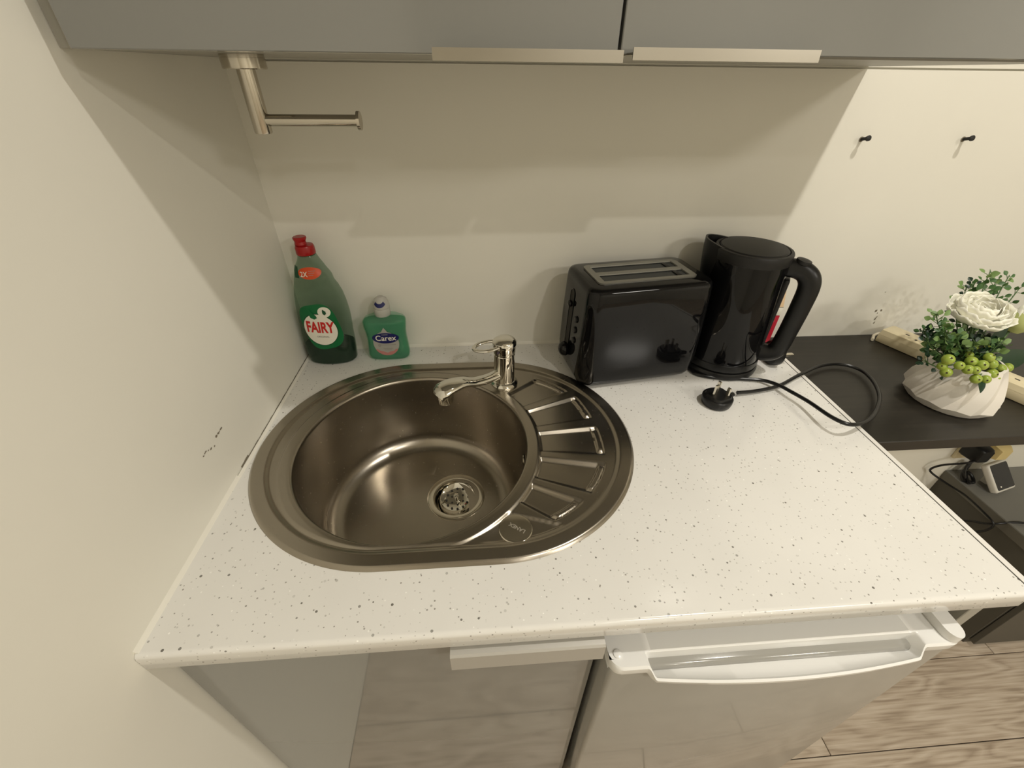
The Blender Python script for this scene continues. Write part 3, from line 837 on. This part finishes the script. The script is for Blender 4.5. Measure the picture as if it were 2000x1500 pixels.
# packet behind the kettle
M_PACKRED = mat('red_card', (.42, .012, .03), .35)
M_PACKCREAM = mat('cream_card', (.70, .50, .30), .4)
pk = thing('food_packet', 'small red and cream packet standing behind the kettle handle', 'packet', (.966, -.028, TOPZ), R(-6))
B('carton', M_PACKRED, pk, -.030, .028, -.014, .014, 0, .076, .0015)
B('white_band', M_INKWHITE, pk, -.0301, .0281, -.0141, .0141, .0762, .094, .0012)
B('fold_line', M_INKGREY, pk, -.0298, .0278, -.0138, .0138, .094, .0958)
bm = bmesh.new(); loft(bm, [rring(.029, .0138, .002, .0958, 3, -.001), rring(.028, .010, .002, .112, 3, -.001), rring(.027, .0035, .001, .130, 3, -.001)])
finish(bm, 'top_flap', M_PACKCREAM, pk)
for k in range(2): B('text_line', M_INKPINK, pk, -.012, .020 - .004 * k, -.0146, -.0140, .062 - k * .006, .0645 - k * .006)

# ------------------------------------------------------------ wall cupboards
UZ, UY = 1.3965, -.322
def wall_unit(label, x0, x1, dx0, dx1, hx0, hx1, dzoff):
    t = thing('wall_cupboard', label, 'cupboard', (x0, 0, UZ))
    B('carcass', M_CARC_G, t, .0, x1 - x0, UY + .020, -.0005, .001, .72)
    d = B('door', M_GLOSS, t, dx0 - x0, dx1 - x0, UY, UY + .0185, dzoff, .716, .0008, 1)
    bm = bmesh.new()    # lip pull: a strip folded under the door edge and out to the front
    a, b2 = hx0 - x0, hx1 - x0
    pr_ = [(UY + .016, -.0004), (UY - .001, -.0004), (UY - .0015, .0006), (UY - .0195, .0006), (UY - .0200, .0042), (UY - .0214, .0042), (UY - .0222, -.0050), (UY - .0208, -.0053), (UY - .0200, -.0012), (UY + .0002, -.0010), (UY + .016, -.0016)]
    loft(bm, [[(x, y, z + dzoff) for y, z in pr_] for x in (a, b2)])
    finish(bm, 'pull_handle', M_ALU, d, angle=25)
    return t
wall_unit('grey gloss wall cupboard next to the left wall above the sink', .0005, .4995, .0225, .4990, .331, .499, .0)
wall_unit('grey gloss wall cupboard above the toaster and kettle', .5005, 1.0, .5020, .9985, .5075, .681, .0022)

# paper roll holder hung under the cupboard
holder = thing('paper_roll_holder', 'satin metal paper roll holder hanging under the wall cupboard', 'roll holder', (.112, -.200, UZ + .0008))
L('rose', M_SATIN, holder, [(.0225, 0), (.0225, -.003), (.0228, -.0032), (.0228, -.0125), (.0220, -.0135), (.010, -.0136)], 40)
L('post', M_SATIN, holder, [(.0098, -.012), (.0098, -.074), (.0092, -.0755), (.001, -.0756)], 28)
T('arm', M_SATIN, holder, [(.002, 0, -.062), (.113, 0, -.062)], .0062, 20)
T('end_cap', M_SATIN, holder, [(.113, 0, -.062), (.1165, 0, -.062)], .0100, 24)

# ------------------------------------------------------------ base cupboard, fridge and end panel
base = thing('base_cupboard', 'grey gloss base cupboard under the sink beside the left wall', 'cupboard', (0, 0, 0))
bm = bmesh.new()
box(bm, .001, .018, -.560, -.02, .12, .868); box(bm, .480, .498, -.560, -.02, .12, .868)
box(bm, .018, .480, -.560, -.02, .12, .138); box(bm, .018, .480, -.03, -.02, .138, .868)
finish(bm, 'carcass', M_CARC, base, smooth=False)
B('plinth', M_GLOSS, base, .001, .498, -.530, -.515, 0, .12)
bdoor = B('door', M_GLOSS, base, .0035, .4975, -.581, -.5625, .122, .8625, .0008, 1)
bm = bmesh.new()
FY = -.581
pr_ = [(FY + .016, .8635), (FY - .002, .8635), (FY - .017, .8632), (FY - .0215, .861), (FY - .0225, .852), (FY - .0212, .852), (FY - .0195, .8600), (FY - .0165, .8620), (FY + .016, .8626)]
pr_ = [(FY + .016, .8650), (FY - .012, .8650), (FY - .0240, .8640), (FY - .0262, .8615), (FY - .0270, .8330), (FY - .0255, .8328), (FY - .0246, .8600), (FY - .0225, .8628), (FY + .016, .8636)]
loft(bm, [[(x, y, z) for y, z in pr_] for x in (.318, .493)])
finish(bm, 'pull_handle', M_ALU2, bdoor, angle=25)

fridge = thing('under_counter_fridge', 'small under-counter fridge with a silver grey door and white handle trim', 'fridge', (0, 0, 0))
B('cabinet', M_FRSIDE, fridge, .508, .945, -.545, -.05, .02, .836, .004)
fd = B('door', M_FRGREY, fridge, .5045, .9475, -.612, -.551, .045, .806, .006, 3)
# white cap along the top of the door, with a scooped grip and a lip that bows outward
bm = bmesh.new()
xa, xb = .5035, .9485; ga, gb = .548, .898
NX = 60
secs_ = []
def cap_section(x):
    e = min(x - xa, xb - x); rnd = .016
    fy = -.617 + (rnd - math.sqrt(max(0, rnd * rnd - max(0, rnd - e) ** 2)) if e < rnd else 0)
    g = sstep(0, .010, x - ga) * sstep(0, .010, gb - x)          # inside the grip
    u = (x - ga) / (gb - ga); bow = .011 * (1 - (2 * u - 1) ** 2) * g
    bow += .008 * g
    top = .8215
    return [(-.552, .806), (-.552, top), (-.598, top), (-.6000, top - .0020 * g), (-.6015, top - .021 * g),
            (-.6055 - .006 * g, top - .0235 * g), (fy + .0055 - bow, top - .0175 * g), (fy + .0025 - bow, top - .0125 * g),
            (fy - bow, top - .003 - .0115 * g), (fy - bow + .0005, .807 - .006 * g), (fy + .002 - bow * .5, .802 - .010 * g), (-.606, .800)]
xs = sorted(set([xa + (xb - xa) * i / NX for i in range(NX + 1)] + [xa + d for d in (.001, .003, .006, .010)] + [xb - d for d in (.001, .003, .006, .010)] + [ga + d for d in (0, .002, .004, .006, .008, .010)] + [gb - d for d in (0, .002, .004, .006, .008, .010)]))
loft(bm, [[(x, y, z) for y, z in cap_section(x)] for x in xs])
finish(bm, 'door_cap', M_FRWHITE, fd, angle=40)
bm = bmesh.new()    # hinge cover: flat bar with a rounded nose at the right end
pts = []
for i in range(13):
    a = R(180 + 180 * i / 12); pts.append((.011 * math.cos(a), .014 * math.sin(a)))
out = [(.935 + x, -.602 + y) for x, y in pts] + [(.946, -.520), (.924, -.520)]
loft(bm, [[(x, y, z) for x, y in out] for z in (.8218, .8345)])
finish(bm, 'hinge_cover', M_FRWHITE, fridge, angle=40)
L('screw_cover', M_FRWHITE, fd, [(.005, 0), (.005, .0012), (.003, .0018)], 20, loc=(.5145, -.600, .8217))

B_end = tag(B('end_panel', M_CARC_G, None, .984, 1.002, -.582, -.02, 0, .8695, .0008, 1), 'tall grey end panel holding up the right end of the worktop', 'panel')

# ------------------------------------------------------------ black shelf with power strip
SZ = .898
shelf = tag(B('wall_shelf', M_SHELF, None, 1.0085, 2.35, -.347, -.0005, SZ - .022, SZ, .0012, 1), 'black-brown wooden shelf along the wall beside the worktop', 'shelf')

M_CREAMPL = mat('yellowed_white_plastic', (.72, .63, .42), .32)
ps = thing('power_strip', 'yellowed white power strip lying on the black shelf behind the vase', 'power strip', (1.2800, -.0200, SZ), math.atan2(-.928, .373))
B('casing', M_CREAMPL, ps, 0, .345, -.0245, .0245, .0005, .0195, .002)
bm = bmesh.new()
loft(bm, [rring(.1725, .0245, .003, .0185, 4, .1725), rring(.1705, .0215, .003, .0290, 4, .1725), rring(.1690, .0200, .003, .0300, 4, .1725)])
finish(bm, 'socket_cover', M_CREAMPL, ps, angle=30)
for k in range(5):
    cx = .052 + k * .062
    bm = bmesh.new()
    for px, py, w_, d_ in ((-.011, 0.0, .0075, .0038), (.010, .0095, .0038, .0066), (.010, -.0095, .0038, .0066)):
        box(bm, cx + px - w_ / 2, cx + px + w_ / 2, py - d_ / 2, py + d_ / 2, .0298, .0303)
    finish(bm, 'socket_holes', M_DARKGAP, ps, smooth=False)
T('power_cord', mat('cream_cord', (.62, .57, .44), .4), ps, [(.004, 0, .012), (-.006, -.003, .011), (-.010, -.012, .006), (-.006, -.022, .0045), (-.001, -.034, .0045)], .0032, 10, per=6)

# ------------------------------------------------------------ vase and artificial flowers
VX, VY = 1.226, -.241
M_VASE = mat('white_glazed_ceramic', (.74, .70, .63), .30)
vase = thing('ceramic_vase', 'squat white ceramic vase with slanted facets standing on black shelf', 'vase', (VX, VY, SZ))
bm = bmesh.new()
rows = []
NV = 11
vprof = [(.0560, .0, 0, 0), (.0600, .0012, .01, .0), (.0680, .014, .16, .045), (.0630, .040, .50, .05), (.0530, .066, .84, .045), (.0450, .086, 1.1, .012)]
vfine = [vprof[0]]
for a_, b_ in zip(vprof[:-1], vprof[1:]):
    for q in range(1, 5): vfine.append(tuple(u_ + (w_ - u_) * q / 4 for u_, w_ in zip(a_, b_)))
for k, (r, z, tw, amp) in enumerate(vfine):
    ring = []
    for i in range(NV * 2):
        a = 2 * PI * i / (NV * 2) + tw * 2 * PI / NV
        rr_ = r * (1 + (amp if i % 2 else -amp))
        ring.append((rr_ * math.cos(a), rr_ * math.sin(a), z))
    rows.append(ring)
loft(bm, rows + [[(x * .90, y * .90, .0865) for x, y, z in rows[-1]], [(x * .95, y * .95, .045) for x, y, z in rows[-1]]], True, True)
finish(bm, 'vase_body', M_VASE, vase, angle=11)
ST = SZ + .047         # stems end inside the vase

M_PETAL = mat('cream_petal', (.92, .905, .79), .6)
nb = nt(M_PETAL)[2]; nb.inputs['Subsurface Weight'].default_value = .15; nb.inputs['Subsurface Radius'].default_value = (.004, .004, .002)
M_LEAF = mat('green_leaf', (.055, .13, .035), .42)
M_LEAFD = mat('dark_green_leaf', (.012, .035, .016), .35)
M_LEAFP = mat('pale_green_leaf', (.17, .27, .085), .45)
M_STEM = mat('green_stem', (.06, .12, .03), .5)
M_BERRY = mat('yellow_green_berry', (.30, .38, .055), .3)
M_BUDG = mat('pale_green_bud', (.48, .52, .20), .5)
for m_, a_, b_ in ((M_LEAF, (.035, .10, .025), (.09, .18, .05)), (M_BERRY, (.24, .34, .04), (.40, .46, .09))):
    n_, l_, bb = nt(m_); v_ = texco(m_); l_.new(ramp(m_, noise(m_, v_, 60, 2), [(.35, a_), (.65, b_)]), bb.inputs['Base Color'])

def petal_mesh(w_, h_, cup, curl):
    bm = bmesh.new(); NU, NV_ = 8, 8; g = []
    for j in range(NV_ + 1):
        v = j / NV_; row = []
        half = w_ * (math.sin(PI * min(1, .12 + v * .80)) ** .7) * .5 if v < .999 else w_ * .22
        for i in range(NU + 1):
            u = -1 + 2 * i / NU
            x = u * half
            z = v * h_ * (1 - .10 * u * u * v) + .0012 * math.sin(u * 5 + v * 3) * v
            y = cup * (u * u) * half * 1.0 - curl * max(0, v - .55) ** 2 * h_ * 2.4 + .18 * h_ * math.sin(v * PI * .55)
            y += .0010 * math.sin(u * 7 + 1.3) * v
            row.append(bm.verts.new((x, -y, z)))
        g.append(row)
    for j in range(NV_):
        for i in range(NU): bm.faces.new((g[j][i], g[j][i + 1], g[j + 1][i + 1], g[j + 1][i]))
    bmesh.ops.recalc_face_normals(bm, faces=bm.faces)
    r_ = bmesh.ops.solidify(bm, geom=bm.faces[:], thickness=.0005)
    me = bpy.data.meshes.new('petal'); bm.to_mesh(me); bm.free()
    for p in me.polygons: p.use_smooth = True
    me.materials.append(M_PETAL); return me
# open rose
rose_c = Vector((1.222, -.205, 1.048))
rose = thing('rose_flower', 'large open cream white artificial rose standing in the vase', 'flower', (VX - .004, VY + .004, ST))
rl = rose_c - Vector((VX - .004, VY + .004, ST))
T('stem', M_STEM, rose, [(0, 0, 0), (rl.x * .4, rl.y * .5, rl.z * .55), (rl.x, rl.y, rl.z - .004)], .0022, 8, per=5)
pm = [petal_mesh(.062, .052, -.35, .55), petal_mesh(.050, .044, -.5, .35), petal_mesh(.036, .034, -.75, .15), petal_mesh(.024, .026, -1.0, .05)]
tilt = Matrix.Rotation(R(14), 4, 'X') @ Matrix.Rotation(R(-6), 4, 'Y') @ Matrix.Diagonal((1.04, 1.04, .84, 1))
for ring_i, (cnt, lean, rad, zoff, mi) in enumerate([(9, 66, .010, -.004, 0), (8, 50, .0095, .000, 0), (7, 36, .008, .003, 1), (6, 22, .006, .005, 1), (5, 11, .0045, .006, 2), (4, 3, .002, .007, 3)]):
    for k in range(cnt):
        a = 2 * PI * (k + .37 * ring_i) / cnt + random.uniform(-.12, .12)
        o = bpy.data.objects.new('petal', pm[mi]); COL.objects.link(o); o.parent = rose
        sc = random.uniform(.74, .86)
        Mx = Matrix.Translation(rl) @ tilt @ Matrix.Rotation(a, 4, 'Z') @ Matrix.Translation((0, -rad, zoff)) @ Matrix.Rotation(R(lean + random.uniform(-5, 5)), 4, 'X') @ Matrix.Diagonal((sc, sc, sc, 1))
        o.matrix_basis = Mx
bm = bmesh.new(); bmesh.ops.create_uvsphere(bm, u_segments=16, v_segments=10, radius=.012)
for v in bm.verts: v.co.z *= .8
finish(bm, 'calyx', M_STEM, rose, loc=rl + Vector((0, 0, -.003)))
# closed rosebud
bud = thing('rose_bud', 'closed pale green rosebud leaning out of the vase', 'flower', (VX + .016, VY + .004, ST))
bl = Vector((1.314, -.204, 1.034)) - Vector((VX + .016, VY + .004, ST))
T('stem', M_STEM, bud, [(0, 0, 0), (bl.x * .55, bl.y * .5, bl.z * .45), (bl.x * .92, bl.y, bl.z - .012)], .0020, 8, per=5)
bm = bmesh.new(); lathe(bm, [(.003, -.018), (.0125, -.014), (.0185, -.004), (.0190, .006), (.0150, .018), (.0090, .027), (.002, .030)], 24)
finish(bm, 'bud_body', M_BUDG, bud, loc=bl, rot=(R(8), R(12), 0))
for k in range(4):
    o = bpy.data.objects.new('petal', pm[2]); COL.objects.link(o); o.parent = bud
    o.matrix_basis = Matrix.Translation(bl) @ Matrix.Rotation(R(12), 4, 'Y') @ Matrix.Rotation(k * PI / 2 + .4, 4, 'Z') @ Matrix.Translation((0, -.0140, -.003)) @ Matrix.Rotation(R(-10), 4, 'X') @ Matrix.Diagonal((.95, .95, 1.0, 1))

def leaf_mesh(l_, w_, bend, m, pt=1.0):
    bm = bmesh.new(); NU, NV_ = 4, 7; g = []
    for j in range(NV_ + 1):
        v = j / NV_; row = []
        half = w_ / 2 * max(.04, math.sin(PI * v ** pt) ** .8)
        for i in range(NU + 1):
            u = -1 + 2 * i / NU
            row.append(bm.verts.new((v * l_, u * half, .18 * half * u * u + bend * l_ * v * v)))
        g.append(row)
    for j in range(NV_):
        for i in range(NU): bm.faces.new((g[j][i], g[j][i + 1], g[j + 1][i + 1], g[j + 1][i]))
    me = bpy.data.meshes.new('leaf'); bm.to_mesh(me); bm.free()
    for p in me.polygons: p.use_smooth = True
    me.materials.append(m); return me
LV = [leaf_mesh(.014, .011, -.15, M_LEAF), leaf_mesh(.014, .012, -.2, M_LEAFP), leaf_mesh(.013, .010, -.1, M_LEAFD)]
def sprig(label, tipw, nleaf, kinds, base_off=(0, 0), bulge=.4, scale=1.0):
    b0 = Vector((VX + base_off[0], VY + base_off[1], ST))
    t = thing('eucalyptus_sprig', label, 'foliage', b0, 0, 'green sprigs in the vase')
    tl = Vector(tipw) - b0
    path = catmull([(0, 0, 0), (tl.x * bulge * .6, tl.y * bulge * .6, tl.z * .45), (tl.x * .8, tl.y * .8, tl.z * .8), tl], 8)
    bm = bmesh.new(); tube(bm, path, [.0014, .0012, .0007], 6)
    for k in range(nleaf):
        f = .30 + .70 * (k + .5) / nleaf; i = min(int(f * (len(path) - 1)), len(path) - 2)
        p = path[i]; d = (path[i + 1] - path[i]).normalized()
        side = Matrix.Rotation(k * 2.4 + random.uniform(-.5, .5), 3, d) @ d.orthogonal().normalized()
        reach = random.uniform(.002, .014) * (1.15 - .55 * f)
        q = p + side * reach + d * reach * .7
        tube(bm, [p, (p + q) / 2 + d * .001, q], .0005, 5)
        o = bpy.data.objects.new('leaf', LV[random.choice(kinds)]); COL.objects.link(o); o.parent = t
        s = random.uniform(.65, 1.1) * scale * (1.1 - .25 * f)
        xd = (side * .8 + d * .6 + Vector((random.uniform(-.5, .5), random.uniform(-.6, .2), random.uniform(-.2, .5)))).normalized()
        zd = Vector((random.uniform(-.9, .3), -1, random.uniform(.1, 1.2))); yd = zd.cross(xd).normalized(); zd = xd.cross(yd)
        o.matrix_basis = Matrix.Translation(q) @ Matrix((xd, yd, zd)).transposed().to_4x4() @ Matrix.Diagonal((s, s, s, 1))
    finish(bm, 'stem', M_STEM, t)
    return t
BACK = [(1872, 583, 20, [0, 2]), (1888, 558, 20, [0, 2, 1]), (1905, 548, 20, [0, 2, 1]), (1934, 530, 22, [0, 1]), (1948, 545, 18, [0, 1]), (1972, 537, 16, [0, 1]), (1992, 562, 12, [0])]
SPR = [(tuple(aty(u, v, -.128)), n_, k_, (.0 + .003 * q, .026)) for q, (u, v, n_, k_) in enumerate(BACK)] + [((1.142, -.205, 1.058), 26, [0, 1], (-.015, 0)), ((1.150, -.225, 1.040), 26, [1, 0], (-.018, -.004)), ((1.168, -.235, 1.035), 24, [1, 0], (-.012, -.01)), ((1.135, -.225, 1.015), 22, [0, 2], (-.02, -.005)), ((1.155, -.19, 1.02), 24, [2, 2, 0], (-.015, .004)), ((1.180, -.215, 1.020), 26, [2, 2, 0], (-.01, -.006)),
       ((1.195, -.245, 1.025), 22, [2, 1, 2], (-.004, -.012)), ((1.235, -.250, 1.028), 18, [1, 0], (.004, -.012)), ((1.140, -.235, .983), 14, [2], (-.022, -.008)), ((1.210, -.255, 1.000), 22, [2, 2, 0], (.0, -.016)), ((1.23, -.24, 1.015), 22, [2, 2, 0], (.01, -.01))]
SPL = ['eucalyptus sprig with round leaves rising behind the cream rose', 'leafy eucalyptus sprig spreading left below the cream rose', 'short dark green sprig filling the mouth of the vase']
SPR += [((1.200, -.235, .998), 26, [2, 2, 0], (-.004, .0)), ((1.222, -.215, 1.012), 28, [2, 2, 0], (.0, .004)), ((1.250, -.215, 1.018), 28, [2, 2], (.010, .004)), ((1.272, -.225, 1.000), 24, [2, 0], (.016, .0)),
        ((1.165, -.215, 1.002), 26, [2, 0, 1], (-.018, .0)), ((1.175, -.195, 1.012), 26, [2, 2], (-.012, .01))]
for i, (tp, nl, kd, bo) in enumerate(SPR):
    sprig(SPL[0] if i < 7 else SPL[1] if i < 13 else SPL[2], tp, nl, kd, bo)
# broad leaves
BL = leaf_mesh(.098, .034, -.12, M_LEAFD, .85)
def broad(label, b0, d, up, s):
    t = thing('rose_leaf', label, 'leaf', b0, 0)
    d = Vector(d).normalized(); up = Vector(up); y_ = up.cross(d).normalized(); z_ = d.cross(y_)
    o = bpy.data.objects.new('blade', BL); COL.objects.link(o); o.parent = t
    o.matrix_basis = Matrix((d, y_, z_)).transposed().to_4x4() @ Matrix.Diagonal((s, s, s, 1))
    T('stem', M_STEM, t, [tuple(-d * .0), tuple(-d * .012 + Vector((0, 0, -.010))), tuple(-d * .016 + Vector((0, 0, -.030)))], .0014, 8, per=4)
broad('broad dark green leaf reaching out to the right over the berries', (VX + .018, VY - .010, SZ + .078), (.95, .10, .22), (-.3, -.9, .8), 1.0)
broad('upright dark green leaf between the rose and the rosebud', (VX + .012, VY + .012, SZ + .074), (.30, -.05, .9), (.0, -1, .2), .85)
broad('small pointed dark leaf hanging over the vase rim', (VX - .022, VY - .040, SZ + .079), (-.45, -.75, -.35), (0, -.4, .9), .34)

# berry sprigs
bm = bmesh.new(); bmesh.ops.create_uvsphere(bm, u_segments=14, v_segments=9, radius=.0082)
for v in bm.verts: v.co.z *= .9
BM = bpy.data.meshes.new('berry'); bm.to_mesh(BM); bm.free(); BM.materials.append(M_BERRY)
for p in BM.polygons: p.use_smooth = True
bm = bmesh.new(); bmesh.ops.create_circle(bm, cap_ends=True, segments=8, radius=.0015)
DM = bpy.data.meshes.new('berry_eye'); bm.to_mesh(DM); bm.free(); DM.materials.append(mat('brown_berry_eye', (.04, .025, .01), .8))
BPX = [(1852, 702, -.262), (1874, 714, -.275), (1840, 715, -.262), (1848, 727, -.270), (1891, 722, -.280), (1905, 723, -.285), (1918, 713, -.278), (1932, 698, -.268), (1938, 711, -.272), (1955, 720, -.268), (1937, 730, -.280), (1906, 740, -.290), (1925, 741, -.288), (1944, 738, -.282), (1897, 706, -.268), (1968, 718, -.260), (1893, 693, -.25), (1917, 679, -.235), (1930, 673, -.23), (1903, 678, -.235)]
groups_ = [BPX[:4], BPX[4:9], BPX[9:14], BPX[14:]]
BLAB = ['berry sprig with a few green berries at the left of the vase mouth', 'berry sprig with a bunch of green berries over the front rim', 'berry sprig drooping over the right of the vase rim', 'berry sprig with small green berries deep among the leaves']
for g, lab in zip(groups_, BLAB):
    b0 = Vector((VX + .004, VY - .012, ST + .005))
    t = thing('berry_sprig', lab, 'berries', b0, 0, 'green berry sprigs in the vase')
    P = [aty(u, v, y) for u, v, y in g]
    c = sum(P, Vector()) / len(P); hub = b0.lerp(c, .55) + Vector((0, 0, .012))
    bm = bmesh.new(); tube(bm, [(0, 0, 0), tuple((hub - b0) * .6), tuple(hub - b0)], .0014, 7)
    for p in P: tube(bm, [tuple(hub - b0), tuple(((hub + p) / 2) - b0 + Vector((0, 0, .003))), tuple(p - b0)], .0010, 6)
    finish(bm, 'stem', M_STEM, t)
    for p in P:
        o = bpy.data.objects.new('berry', BM); COL.objects.link(o); o.parent = t
        d = (p - hub).normalized() * .6 + Vector((random.uniform(-.3, .3), -.5, .35)); s = random.uniform(.85, 1.12)
        if len(g) == 6 and p in P[2:]: s *= .7
        q = d.to_track_quat('Z', 'Y').to_matrix().to_4x4()
        o.matrix_basis = Matrix.Translation(p - b0) @ q @ Matrix.Diagonal((s, s, s, 1))
        e = bpy.data.objects.new('berry_eye', DM); COL.objects.link(e); e.parent = o; e.location = (0, 0, .00755)

# ------------------------------------------------------------ wall screws right of the cupboards
for i, (x, z) in enumerate([(1.0405, 1.2955), (1.2325, 1.2960)]):
    t = thing('wall_screw', ['dark screw in a chipped wall plug, nearer to the worktop end', 'dark screw in a chipped wall plug above the shelf, farther from the worktop'][i], 'screw', (x, 0, z))
    L('plug', M_CHIP, t, [(.0042, -.0002), (.0042, .0006), (.003, .001)], 16, rot=(R(90), 0, 0))
    L('screw', M_BLACKMATT, t, [(.0026, 0), (.0026, .013), (.0044, .0135), (.0044, .0165), (.002, .0175)], 16, rot=(R(78), 0, 0))

# ------------------------------------------------------------ low bench unit, socket and display beyond the shelf
M_BENCH = mat('dark_grey_laminate', (.075, .069, .054), .45)
M_BENCHTOP = mat('grey_laminate_top', (.20, .195, .175), .33)
M_BENCHRIM = mat('mid_grey_edging', (.13, .122, .10), .4)
bx0 = 1.785
bench = thing('low_cabinet', 'low grey cabinet standing on the floor under the black shelf', 'cabinet', (bx0, 0, 0))
B('body', M_BENCH, bench, .004, .90, -.330, -.001, 0, .368, .001, 1)
B('top', M_BENCHTOP, bench, .003, .905, -.334, -.001, .3695, .400, .001, 1)
B('edge_band', M_BENCHRIM, bench, .0, .003, -.334, -.001, .3695, .3995, .0005, 1)
B('drawer_front', M_BENCH, bench, .010, .445, -.345, -.331, .02, .36, .001, 1)
B('drawer_front', M_BENCH, bench, .449, .895, -.345, -.331, .02, .36, .001, 1)

M_SOCK = mat('yellowed_socket_plastic', (.70, .56, .26), .35)
sk = thing('wall_socket', 'yellowed wall socket with plugs under the black shelf', 'socket', (1.835, 0, .505))
B('face_plate', M_CREAMPL, sk, -.075, .075, -.009, -.0003, -.043, .043, .002)
bm = bmesh.new(); loft(bm, [[(x, -.009, z) for x, z in ((.0, -.022), (.048, -.022), (.048, .022), (.0, .022))], [(x, -.030, z) for x, z in ((.001, -.022), (.047, -.022), (.047, .020), (.001, .020))], [(x, -.044, z) for x, z in ((.008, -.018), (.040, -.018), (.040, .014), (.008, .014))]])
finish(bm, 'plug_adaptor', M_SOCK, sk, angle=25)
ad = thing('mains_adaptor', 'black mains adaptor pushed into the wall socket, cord hanging from it', 'adaptor', (1.778, -.010, .515))
bm = bmesh.new(); loft(bm, [rring(.022, .026, .008, 0, 4), rring(.023, .027, .008, .010, 4), rring(.021, .024, .008, .042, 4), rring(.017, .020, .007, .048, 4)])
finish(bm, 'housing', M_BLACKSATIN, ad, rot=(R(90), 0, 0))
T('power_cord', M_RUBBER, ad, [(-.003, -.038, -.016), (-.035, -.045, -.022), (-.065, -.02, -.055), (-.072, -.006, -.085), (-.055, -.004, -.108), (-.032, -.040, -.118), (-.020, -.085, -.1165), (-.018, -.14, -.120), (-.016, -.175, -.130), (-.018, -.172, -.165), (-.020, -.150, -.195), (-.022, -.12, -.205), (-.020, -.13, -.175), (-.018, -.17, -.135), (.03, -.185, -.1115), (.09, -.20, -.111), (.18, -.215, -.111), (.32, -.20, -.111)], .0030, 10, per=8)
cable2 = tag(T('cable_bundle', M_RUBBER, None, [(1.795, -.050, .4048), (1.805, -.030, .412), (1.822, -.016, .440), (1.812, -.020, .456), (1.800, -.030, .432), (1.806, -.044, .406), (1.818, -.056, .4048), (1.824, -.044, .412), (1.820, -.030, .420), (1.808, -.038, .412), (1.802, -.060, .4048)], .0045, 10, per=8), 'tangled black cable lying on the low grey cabinet below the socket', 'cable')

# little display leaning on its foot
M_DISPW = mat('white_display_case', (.74, .71, .64), .3)
M_SCREEN = mat('dark_glass_screen', (.006, .008, .014), .04)
dcen = Vector((1.873, -.086, .4003))
ds = thing('energy_display', 'small white square display with a dark screen on the low cabinet', 'display', dcen, R(14))
Td = Matrix.Translation((0, 0, .001)) @ Matrix.Rotation(R(-30), 4, 'X')
bm = bmesh.new(); box(bm, -.042, .042, -.010, .010, 0, .084, .006, 3)
o = finish(bm, 'case', M_DISPW, ds); o.matrix_basis = Matrix.Translation((0, -.006, .0074)) @ Matrix.Rotation(R(-45), 4, 'X')
bm = bmesh.new(); loft(bm, [rring(.0365, .0365, .004, 0, 4, 0, .043), rring(.0362, .0362, .004, .0010, 4, 0, .043)])
s_ = finish(bm, 'screen', M_SCREEN, o); s_.matrix_basis = Matrix.Translation((0, -.0098, 0)) @ Matrix.Rotation(R(90), 4, 'X')
L('indicator', M_INKWHITE, s_, [(.0026, 0), (.0026, .0006), (.001, .0008)], 14, loc=(-.022, .016, .0010))
B('foot', M_DISPW, ds, -.012, .012, .026, .044, 0, .026, .002)
